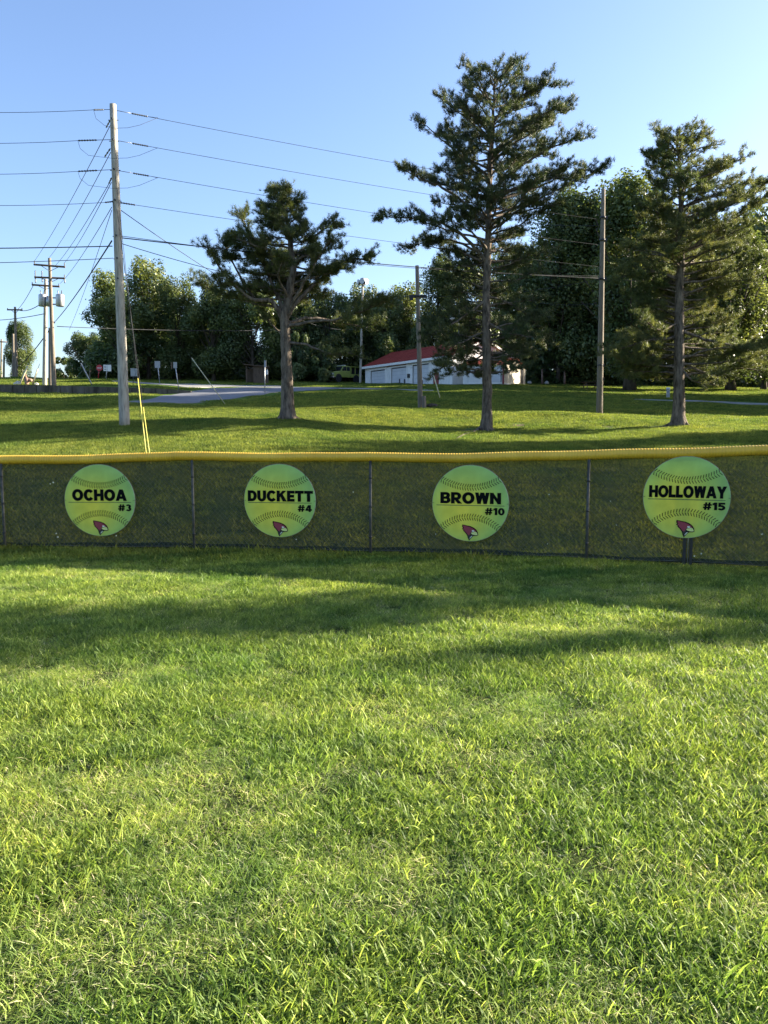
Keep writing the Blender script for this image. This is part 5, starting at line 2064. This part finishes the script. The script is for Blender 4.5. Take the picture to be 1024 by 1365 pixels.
# ------------------------------------------------------------------ garage building
def garage():
    A = P(487, 515, 94.0)
    B = P(603, 513, 80.0)
    za = H(A.x, A.y) - .6
    eave = 9.35
    d = Vector((B.x - A.x, B.y - A.y, 0))
    Lw = d.length
    d.normalize()
    nrm = Vector((d.y, -d.x, 0))    # towards the camera side
    if nrm.y > 0:
        nrm = -nrm
    back = -nrm
    Wd = 8.2
    root = empty('garage_building', (A.x, A.y, za + .6))
    tag(root, 'white three-bay garage with a red metal roof on the hill', 'garage')
    o0 = Vector(root.location)

    def W_(s, q, z):     # along the wall, backwards, up
        return Vector((A.x, A.y, 0)) + d * s + back * q + Vector((0, 0, z))

    def blk(s0, s1, q0, q1, z0, z1, name, mat, parent=None):
        mb = MB()
        vs = [W_(s, q, z) - o0 for s in (s0, s1) for q in (q0, q1) for z in (z0, z1)]
        mb.add(vs, [(0, 1, 3, 2), (4, 6, 7, 5), (0, 4, 5, 1), (2, 3, 7, 6), (0, 2, 6, 4), (1, 5, 7, 3)])
        return mb.build(name, M[mat] if isinstance(mat, str) else mat, parent or root)

    def s_of(px):
        u = (px - 512) / FPX
        # X = A.x + d.x s, Y = A.y + d.y s, X/Y ~ u (small pitch effect left out)
        return (u * A.y - A.x) / (d.x - u * d.y)
    doors = [(494.6, 513.4, 493.2), (521.6, 541.5, 489.4), (549.7, 571.0, 485.4)]
    z0 = 5.6
    cur = 0.0
    T = .25
    for i, (p0, p1, yt) in enumerate(doors):
        s0, s1 = s_of(p0), s_of(p1)
        Yd = A.y + d.y * (s0 + s1) / 2
        zt_ = P(512, yt, Yd).z
        blk(cur, s0, 0, T, z0, eave, 'wall', 'white_wall')
        blk(s0, s1, 0.004, T, zt_, eave, 'wall', 'white_wall')
        zb_ = H(W_(s0, 0, 0).x, W_(s0, 0, 0).y) - .3
        n = 5
        dr = None
        hh = (zt_ - zb_) / n
        dr = blk(s0, s1, .16, .2, zb_, zt_, 'garage_door', 'dark_metal')
        for k in range(n):
            blk(s0 + .03, s1 - .03, .115, .155, zb_ + k * hh + .008, zb_ + (k + 1) * hh - .008 - (.10 if k == n - 1 else 0), 'door_panel', 'door_white', dr)  # top panel stops short; dark backing strip stands in for shade
        blk(s0 - .12, s0 - .0, -.03, .1, zb_, zt_ + .12, 'door_trim', 'white_trim', dr)
        blk(s1, s1 + .12, -.03, .1, zb_, zt_ + .12, 'door_trim', 'white_trim', dr)
        blk(s0, s1, -.028, .1, zt_, zt_ + .12, 'door_trim', 'white_trim', dr)
        cur = s1
    sr0, sr1 = s_of(576.3), s_of(584.3)
    blk(cur, sr0, 0, T, z0, eave, 'wall', 'white_wall')
    Yd = A.y + d.y * sr0
    ztr = P(512, 497, Yd).z
    blk(sr0, sr1, .004, T, ztr, eave, 'wall', 'white_wall')
    rd = blk(sr0, sr1, .1, .16, z0, ztr, 'red_door', 'red_door')
    blk(sr1, Lw, 0, T, z0, eave, 'wall', 'white_wall')
    # rust streaks board above the doors
    blk(s_of(516), s_of(541), -.04, -.005, eave - .42, eave - .3, 'rusty_board', 'stump')
    # box lamp between the doors
    s = s_of(545)
    blk(s - .18, s + .18, -.14, -.002, P(512, 503.5, A.y + d.y * s).z, P(512, 498.3, A.y + d.y * s).z, 'meter_box', 'black')
    for px in (539.5, 546, 569.4):
        s = s_of(px)
        q = W_(s, -.7, 0)
        zz = H(q.x, q.y)
        mb = MB()
        mb.tube([W_(s, -.7, zz - .3) - o0, W_(s, -.7, zz + .55) - o0], .07, seg=8)
        mb.build('bollard', M['black'], root)
    # vertical siding battens
    s = .4
    while s < Lw:
        ok = all(not (s_of(a) - .15 < s < s_of(b) + .15) for a, b, _ in doors) and not (sr0 - .1 < s < sr1 + .1)
        if ok:
            blk(s - .02, s + .02, -.012, 0.0, z0, eave - .1, 'batten', 'white_trim')
        s += .42
    # other walls
    blk(0, T, T, Wd, z0, eave, 'wall', 'white_wall')
    blk(Lw - T, Lw, T, Wd, z0, eave, 'wall', 'white_wall')
    blk(T, Lw - T, Wd - T, Wd, z0, eave, 'wall', 'white_wall')
    ridge = eave + 1.85
    for s in (0, Lw - T):
        mb = MB()
        pts = [W_(s, 0, eave), W_(s, Wd, eave), W_(s, Wd / 2, ridge - .05)]
        mb.prism([p - o0 for p in pts], (0, 0, 0), d * T)
        mb.build('gable', M['white_wall'], root)
    # roof: two slopes of standing-seam sheets
    ov = .35
    for sgn in (0, 1):
        mb = MB()
        e0 = -ov if sgn == 0 else Wd + ov
        ze = eave - ov * (1.85 / (Wd / 2))
        pr = [W_(-ov, e0, ze), W_(Lw + ov, e0, ze), W_(Lw + ov, Wd / 2, ridge), W_(-ov, Wd / 2, ridge)]
        mb.prism([p - o0 for p in pr], (0, 0, 0.0), (0, 0, .07))
        rf = mb.build('roof', M['roof'], root)
        k = -ov
        while k < Lw + ov:
            mb = MB()
            mb.tube([W_(k, e0, ze + .085) - o0, W_(k, Wd / 2, ridge + .085) - o0], .025, seg=4)
            mb.build('roof_rib', M['roof'], rf)
            k += .9
    blk(-ov, Lw + ov, -ov - .05, -ov - .005, eave - .32, eave - .06, 'fascia', 'white_trim')
    for s0 in (-ov - .04, Lw + ov):
        for sg in (0, 1):
            e0 = -ov if sg == 0 else Wd + ov
            ze = eave - ov * (1.85 / (Wd / 2))
            mb = MB()
            p = [W_(s0, e0, ze - .18), W_(s0, Wd / 2, ridge - .18), W_(s0, Wd / 2, ridge + .03), W_(s0, e0, ze + .03)]
            mb.prism([q - o0 for q in p], (0, 0, 0), d * .04)
            mb.build('bargeboard', M['white_trim'], root)
    # ridge vent box
    s = s_of(579) + 3.0
    Yv = 84
    blk(s_of(574), s_of(584), Wd / 2 - .45, Wd / 2 + .45, ridge - .3, ridge + .25, 'roof_vent', 'white_trim')
    blk(s_of(574) - .12, s_of(584) + .12, Wd / 2 - .6, Wd / 2 + .6, ridge + .62, ridge + .7, 'vent_cap', 'red_door')
    for k in range(3):
        ss = s_of(574) + .1 + k * (s_of(584) - s_of(574) - .2) / 2
        blk(ss - .05, ss + .05, Wd / 2 - .4, Wd / 2 + .4, ridge + .25, ridge + .62, 'vent_post', 'dark_metal')
    return root


garage()


def shed():
    C = P(671.5, 510, 78.0)
    A = P(617, 511, 78.6)
    Dr = P(700, 509, 83.5)
    zb = min(H(C.x, C.y), H(A.x, A.y)) + .18
    zt = P(512, 485.5, 78).z
    root = empty('storage_shed', (C.x, C.y, zb - .18))
    tag(root, 'small raised shed with a cream sunlit side wall and red trim, right of the garage', 'shed')
    o0 = Vector(root.location)
    f = Vector((C.x - A.x, C.y - A.y, 0))
    s = Vector((Dr.x - C.x, Dr.y - C.y, 0))
    lf, ls = f.length, s.length
    fu, su = f.normalized(), s.normalized()

    def W_(a, b, z):
        return Vector((A.x, A.y, 0)) + fu * a + su * b + Vector((0, 0, z)) - o0

    def blk(a0, a1, b0, b1, z0, z1, name, mat, parent=None):
        mb = MB()
        vs = [W_(a, b, z) for a in (a0, a1) for b in (b0, b1) for z in (z0, z1)]
        mb.add(vs, [(0, 1, 3, 2), (4, 6, 7, 5), (0, 4, 5, 1), (2, 3, 7, 6), (0, 2, 6, 4), (1, 5, 7, 3)])
        return mb.build(name, M[mat], parent or root)
    blk(0, lf, 0, ls, zb, zb + .14, 'floor_frame', 'white_trim')
    for a in (.3, lf * .5, lf - .3):
        for b in (.3, ls - .3):
            blk(a - .15, a + .15, b - .15, b + .15, zb - .7, zb, 'block', 'rock')
    # walls: front in clapboards, side in cream boards
    blk(.0, lf, 0.02, .12, zb + .14, zt, 'wall', 'white_wall')
    blk(.0, .1, .12, ls, zb + .14, zt, 'wall', 'white_wall')
    blk(0, lf, ls - .1, ls, zb + .141, zt, 'wall', 'white_wall')
    sw = blk(lf - .1, lf, .12, ls - .1, zb + .14, zt, 'side_wall', 'cream')
    n = 11
    for k in range(n):
        z0 = zb + .16 + k * (zt - zb - .18) / n
        z1 = z0 + (zt - zb - .18) / n - .012
        blk(lf + .002, lf + .03, .1, ls * .76, z0, z1, 'board', 'cream', sw)
        blk(lf + .002, lf + .03, ls * .90, ls, z0, z1, 'board', 'cream', sw)
    dr = blk(lf * .70, lf * .93, -.03, .015, zb + .2, zt - .12, 'door', 'door_white')
    blk(lf * .70 - .05, lf * .70, -.04, .018, zb + .16, zt - .08, 'door_trim', 'dark_metal', dr)
    blk(lf * .93, lf * .93 + .05, -.04, .018, zb + .16, zt - .08, 'door_trim', 'dark_metal', dr)
    blk(lf - .12, lf + .05, -.06, .0, zb, zt, 'corner_post', 'red_door')
    wd = blk(lf, lf + .05, ls * .77, ls * .89, zb + .3, zt - .05, 'side_door', 'dark_metal')
    rid = zt + .75
    for sg in (0, 1):
        mb = MB()
        b0 = -.25 if sg == 0 else ls + .25
        pr = [W_(-.2, b0, zt - .05), W_(lf + .25, b0, zt - .05), W_(lf + .25, ls / 2, rid), W_(-.2, ls / 2, rid)]
        mb.prism(pr, (0, 0, 0), (0, 0, .06))
        mb.build('roof', M['roof'], root)
    mb = MB()
    mb.prism([W_(lf - .1, .02, zt), W_(lf - .1, ls, zt), W_(lf - .1, ls / 2, rid - .02)], (0, 0, 0), fu * .1)
    mb.build('gable', M['cream'], root)
    mb = MB()
    mb.prism([W_(0, .02, zt), W_(0, ls, zt), W_(0, ls / 2, rid - .02)], (0, 0, 0), fu * .1)
    mb.build('gable', M['white_wall'], root)


shed()


def brown_shed():
    b = on_ground(344, 89)
    root = empty('wooden_shed', b, R(8))
    tag(root, 'small brown wooden shed with open side under the dark trees', 'shed')
    w, dd, h = 2.35, 2.0, 1.65
    for k in range(9):
        x = -w / 2 + .75 + (k + .5) * (w - .75) / 9
        mb = MB()
        mb.box((x, -dd / 2, h / 2), ((w - .75) / 9 - .02, .05, h + .3))
        mb.build('plank', M['wood'], root)
    for x in (-w / 2, w / 2):
        for y in (-dd / 2 + .04, dd / 2):
            mb = MB()
            mb.box((x, y, h / 2), (.12, .12, h + .4))
            mb.build('corner_post', M['wood'], root)
    mb = MB()
    mb.box((0, dd / 2 - .1, h / 2), (w, .05, h))
    mb.build('back_wall', M['wood'], root)
    mb = MB()
    mb.box((w / 2 - .06, 0, h / 2), (.05, dd, h))
    mb.build('side_wall', M['wood'], root)
    mb = MB()
    mb.prism([(-w / 2 - .3, 0, h + .30), (w / 2 + .2, 0, h + .06), (w / 2 + .2, 0, h + .14), (-w / 2 - .3, 0, h + .38)], (0, -dd / 2 - .3, 0), (0, dd / 2 + .2, 0))
    mb.build('roof', M['wood'], root)


brown_shed()


# ------------------------------------------------------------------ truck
def wheel(parent, x, y, r, w, root_name='wheel'):
    mb = MB()
    n = 20
    prof = [(-w / 2, r * .86), (-w / 2 + .03, r), (w / 2 - .03, r), (w / 2, r * .86), (w / 2, r * .55), (-w / 2, r * .55)]
    vs, fs = [], []
    for i in range(n):
        a = 2 * math.pi * i / n
        for (yy, rr) in prof:
            vs.append((x + rr * math.cos(a), y + yy, r + rr * math.sin(a)))
    m = len(prof)
    for i in range(n):
        for k in range(m):
            fs.append((i * m + k, i * m + (k + 1) % m, ((i + 1) % n) * m + (k + 1) % m, ((i + 1) % n) * m + k))
    mb.add(vs, fs)
    t = mb.build('wheel', M['tyre'], parent)
    mb = MB()
    mb.tube([(x, y - w * .4, r), (x, y + w * .4, r)], r * .54, seg=14)
    mb.build('rim', M['chrome'], t)


def truck():
    b = on_ground(457, 98)
    root = empty('brush_fire_truck', b + Vector((0, 0, -.02)), math.atan2(-.74, -.67))
    tag(root, 'lime green utility fire truck with dark open bays parked left of the garage', 'truck')
    # x forward, y left
    L, Wd = 4.7, 1.95

    def bx(c, s, name, mat, par=None):
        mb = MB()
        mb.box(c, s)
        o = mb.build(name, M[mat], par or root)
        bv = o.modifiers.new('edge', 'BEVEL')
        bv.width = .03
        bv.segments = 2
        return o
    bx((0, 0, .56), (L, .9, .18), 'chassis', 'black')
    # cab: profile prism
    prof = [(2.3, .55), (2.36, .75), (2.36, 1.12), (2.25, 1.22), (1.25, 1.32), (.82, 1.95), (.7, 2.02), (-.35, 2.02), (-.42, 1.9), (-.42, .6)]
    mb = MB()
    mb.prism([(x, 0, z) for x, z in prof], (0, -Wd / 2, 0), (0, Wd / 2, 0))
    cabm = mb.build('cab', M['lime'], root)
    bv = cabm.modifiers.new('edge', 'BEVEL')
    bv.width = .05
    bv.segments = 2
    # windscreen on the slanted face
    mb = MB()
    mb.prism([(1.225, 0, 1.375), (.86, 0, 1.905), (.88, 0, 1.92), (1.245, 0, 1.39)], (0, -Wd / 2 + .12, 0), (0, Wd / 2 - .12, 0))
    mb.build('windscreen', M['glass'], root)
    for sy in (-1, 1):
        mb = MB()
        y = sy * (Wd / 2 + .006)
        mb.prism([(1.08, 0, 1.4), (.78, 0, 1.86), (.3, 0, 1.88), (.3, 0, 1.4)], (0, y - .008, 0), (0, y + .008, 0))
        mb.prism([(.22, 0, 1.4), (.22, 0, 1.88), (-.3, 0, 1.88), (-.3, 0, 1.4)], (0, y - .008, 0), (0, y + .008, 0))
        mb.build('side_window', M['glass'], root)
        d_ = bx((.68, sy * (Wd / 2 + .012), .98), (.95, .03, .72), 'door', 'lime')
        bx((.32, sy * (Wd / 2 + .04), 1.22), (.16, .03, .04), 'handle', 'chrome', d_)
        bx((.98, sy * (Wd / 2 + .2), 1.5), (.08, .2, .3), 'mirror', 'black')
        bx((2.38, sy * .72, .96), (.05, .26, .2), 'headlight', 'sign_white')
        # wheel arches
        mb = MB()
        for cx in (1.62, -1.45):
            mb.tube([(cx, sy * (Wd / 2 - .14), .48), (cx, sy * (Wd / 2 + .016), .48)], .52, seg=20)
        mb.build('wheel_arch', M['black'], root)
    gr = bx((2.375, 0, .96), (.05, 1.1, .3), 'grille', 'dark_metal')
    for k in range(4):
        bx((2.41, 0, .86 + k * .07), (.02, 1.08, .02), 'grille_bar', 'chrome', gr)
    bx((2.48, 0, .6), (.16, 2.0, .2), 'bumper', 'metal')
    bx((2.50, 0, 1.05), (.06, 1.5, .5), 'brush_guard', 'dark_metal').scale = (1, 1, .12)
    # rear body: posts, shelves, dark bays
    bx((-1.45, 0, .86), (1.95, Wd, .42), 'bed', 'lime')
    bx((-1.45, 0, 1.98), (1.95, Wd, .08), 'bed_roof', 'lime')
    bx((-1.45, 0, 1.45), (1.5, 1.0, .85), 'water_tank', 'black')
    for x in (-.56, -1.3, -2.36):
        for sy in (-1, 1):
            bx((x, sy * (Wd / 2 - .05), 1.5), (.09, .09, .96), 'bed_post', 'lime')
    bx((-.92, -Wd / 2 + .05, 1.25), (.6, .06, .4), 'bay_door', 'lime')
    bx((.2, 0, 2.07), (.3, 1.3, .12), 'light_bar', 'sign_white')
    for x in (1.62, -1.45):
        for sy in (-1, 1):
            wheel(root, x, sy * (Wd / 2 - .12), .43, .28)


truck()


def car():
    b = on_ground(764, 97)
    root = empty('parked_car', b, R(188))
    tag(root, 'silver car parked under the trees behind the picnic table', 'car')
    prof = [(2.1, .35), (2.15, .62), (1.95, .8), (1.05, .93), (.45, 1.36), (-.85, 1.4), (-1.6, 1.0), (-2.1, .92), (-2.15, .4)]
    mb = MB()
    mb.prism([(x, 0, z) for x, z in prof], (0, -.85, 0), (0, .85, 0))
    o = mb.build('body', M['car'], root)
    bv = o.modifiers.new('edge', 'BEVEL')
    bv.width = .06
    bv.segments = 2
    for sy in (-1, 1):
        mb = MB()
        mb.prism([(.9, 0, .96), (.42, 0, 1.3), (-.82, 0, 1.33), (-1.4, 0, 1.0)], (0, sy * .86 - .008, 0), (0, sy * .86 + .008, 0))
        mb.build('side_window', M['glass'], root)
        for x in (1.35, -1.35):
            wheel(root, x, sy * .76, .32, .2)
    mb = MB()
    mb.prism([(1.02, 0, .955), (.49, 0, 1.335), (.51, 0, 1.35), (1.05, 0, .97)], (0, -.7, 0), (0, .7, 0))
    mb.build('windscreen', M['glass'], root)


car()


def picnic():
    b = on_ground(787, 80)
    root = empty('picnic_table', b, R(6))
    tag(root, 'dark wooden picnic table on the lawn left of the right bare pole', 'picnic table')
    for k in range(5):
        mb = MB()
        mb.box((0, -.32 + k * .16, .74), (1.7, .145, .04))
        mb.build('table_plank', M['wood'], root)
    for sy in (-1, 1):
        for k in range(2):
            mb = MB()
            mb.box((0, sy * (.66 + .14 * k), .44), (1.7, .125, .04))
            mb.build('bench_plank', M['wood'], root)
    for x in (-.6, .6):
        for sy in (-1, 1):
            mb = MB()
            mb.tube([(x, sy * .28, .74), (x, sy * .62, 0)], .05, seg=4, smooth=False)
            mb.build('leg', M['wood'], root)
        mb = MB()
        mb.box((x + .05, 0, .39), (.05, 1.6, .09))
        mb.build('cross_beam', M['wood'], root)


picnic()


def blob(name, c, s, mat, label, cat, seed, parts=None, group=None):
    r = random.Random(seed)
    mb = MB()
    n, m = 9, 6
    vs = []
    for j in range(m + 1):
        ph = math.pi * j / m
        for i in range(n):
            a = 2 * math.pi * i / n
            k = 1 + r.uniform(-.16, .16)
            vs.append((s[0] * k * math.sin(ph) * math.cos(a), s[1] * k * math.sin(ph) * math.sin(a), s[2] * (k * math.cos(ph)) + s[2] * .5))
    fs = [(j * n + i, j * n + (i + 1) % n, (j + 1) * n + (i + 1) % n, (j + 1) * n + i) for j in range(m) for i in range(n)]
    mb.add(vs, fs)
    o = mb.build(name, M[mat], None, c)
    tag(o, label, cat, group)
    return o


for i, (px, Y, s, l) in enumerate(((22.8, 62.0, .17, 'white painted rock left of the stump, nearest the left edge'), (26.2, 62.1, .25, 'larger white painted rock touching the first slanting guard'), (728, 92, .28, 'white rock at the foot of the wood right of the cream shed'), (705, 92, .25, 'pale rock beside the cream shed corner'), (51, 62.3, .18, 'small tan rock right of the stump'))):
    blob('rock', on_ground(px, Y), (s, s, s * .9), 'rock', l, 'rock', i)
blob('dark_rock', on_ground(576, 44.2), (.32, .2, .16), 'bark_dark', 'dark lump on the grass right of the stub pole', 'rock', 31)
# stump ornament behind the retaining wall
sb_ = on_ground(38, 62.2)
st0 = empty('tree_stump', sb_)
tag(st0, 'brown weathered stump with a side branch behind the retaining wall', 'stump')
mb = MB()
mb.tube([(0, 0, -.2), (0, 0, .15), (.02, 0, .42), (-.05, 0, .62)], [.26, .15, .22, .10], seg=10, jit=.1)
mb.build('trunk', M['stump'], st0)
mb = MB()
mb.tube([(0, 0, .35), (.22, 0, .42), (.42, 0, .40)], [.16, .13, .10], seg=8, jit=.1)
mb.tube([(-.02, 0, .5), (-.08, 0, .74), (-.03, 0, .86)], [.10, .06, .04], seg=8, jit=.1)
mb.build('branch', M['stump'], st0)
# cable pedestal
pb = on_ground(889.5, 66)
ped = empty('utility_pedestal', pb)
tag(ped, 'small grey-white utility pedestal on the lawn left of the right pine', 'pedestal')
mb = MB()
mb.box((0, 0, .36), (.22, .22, .8))
mb.build('body', M['sign_back'], ped)
mb = MB()
mb.box((0, 0, .82), (.26, .26, .12))
mb.build('lid', M['sign_white'], ped)
# tan dead trunks at the edge of the wood
for px, Y, y0, l in ((722, 92, 492, 'short tan dead trunk right of the cream shed'), (752, 92, 494, 'thin tan dead trunk left of the silver car')):
    b = on_ground(px, Y)
    t = P(px + 1, y0, Y)
    mb = MB()
    mb.tube([(0, 0, -.2), (t - b) * .5, (t - b)], [.16, .12, .08], seg=8, jit=.1)
    o = mb.build('dead_trunk', M['stump'], None, b)
    tag(o, l, 'trunk')
# surface root of the tallest pine
mb = MB()
pp = []
b0 = on_ground(648, 31)
for (px, py) in ((640, 571), (632, 577), (620, 580), (612, 584), (606, 588)):
    g = G(px, py, 20)
    pp.append(g + Vector((0, 0, .02)) - b0)
mb.tube([Vector((-.15, 0, .15))] + pp, [.10, .07, .05, .045, .04, .02], seg=7, jit=.08)
rt_o = [o for o in bpy.data.objects if o.name.startswith('pine_tree')][0]
mb.build('surface_root', M['bark'], rt_o)

S.render.engine = 'CYCLES'
S.cycles.max_bounces = 8
S.cycles.transparent_max_bounces = 8
tot = sum(len(o.data.polygons) for o in bpy.data.objects if o.type == 'MESH')
print('polys', tot, 'objects', len(bpy.data.objects))
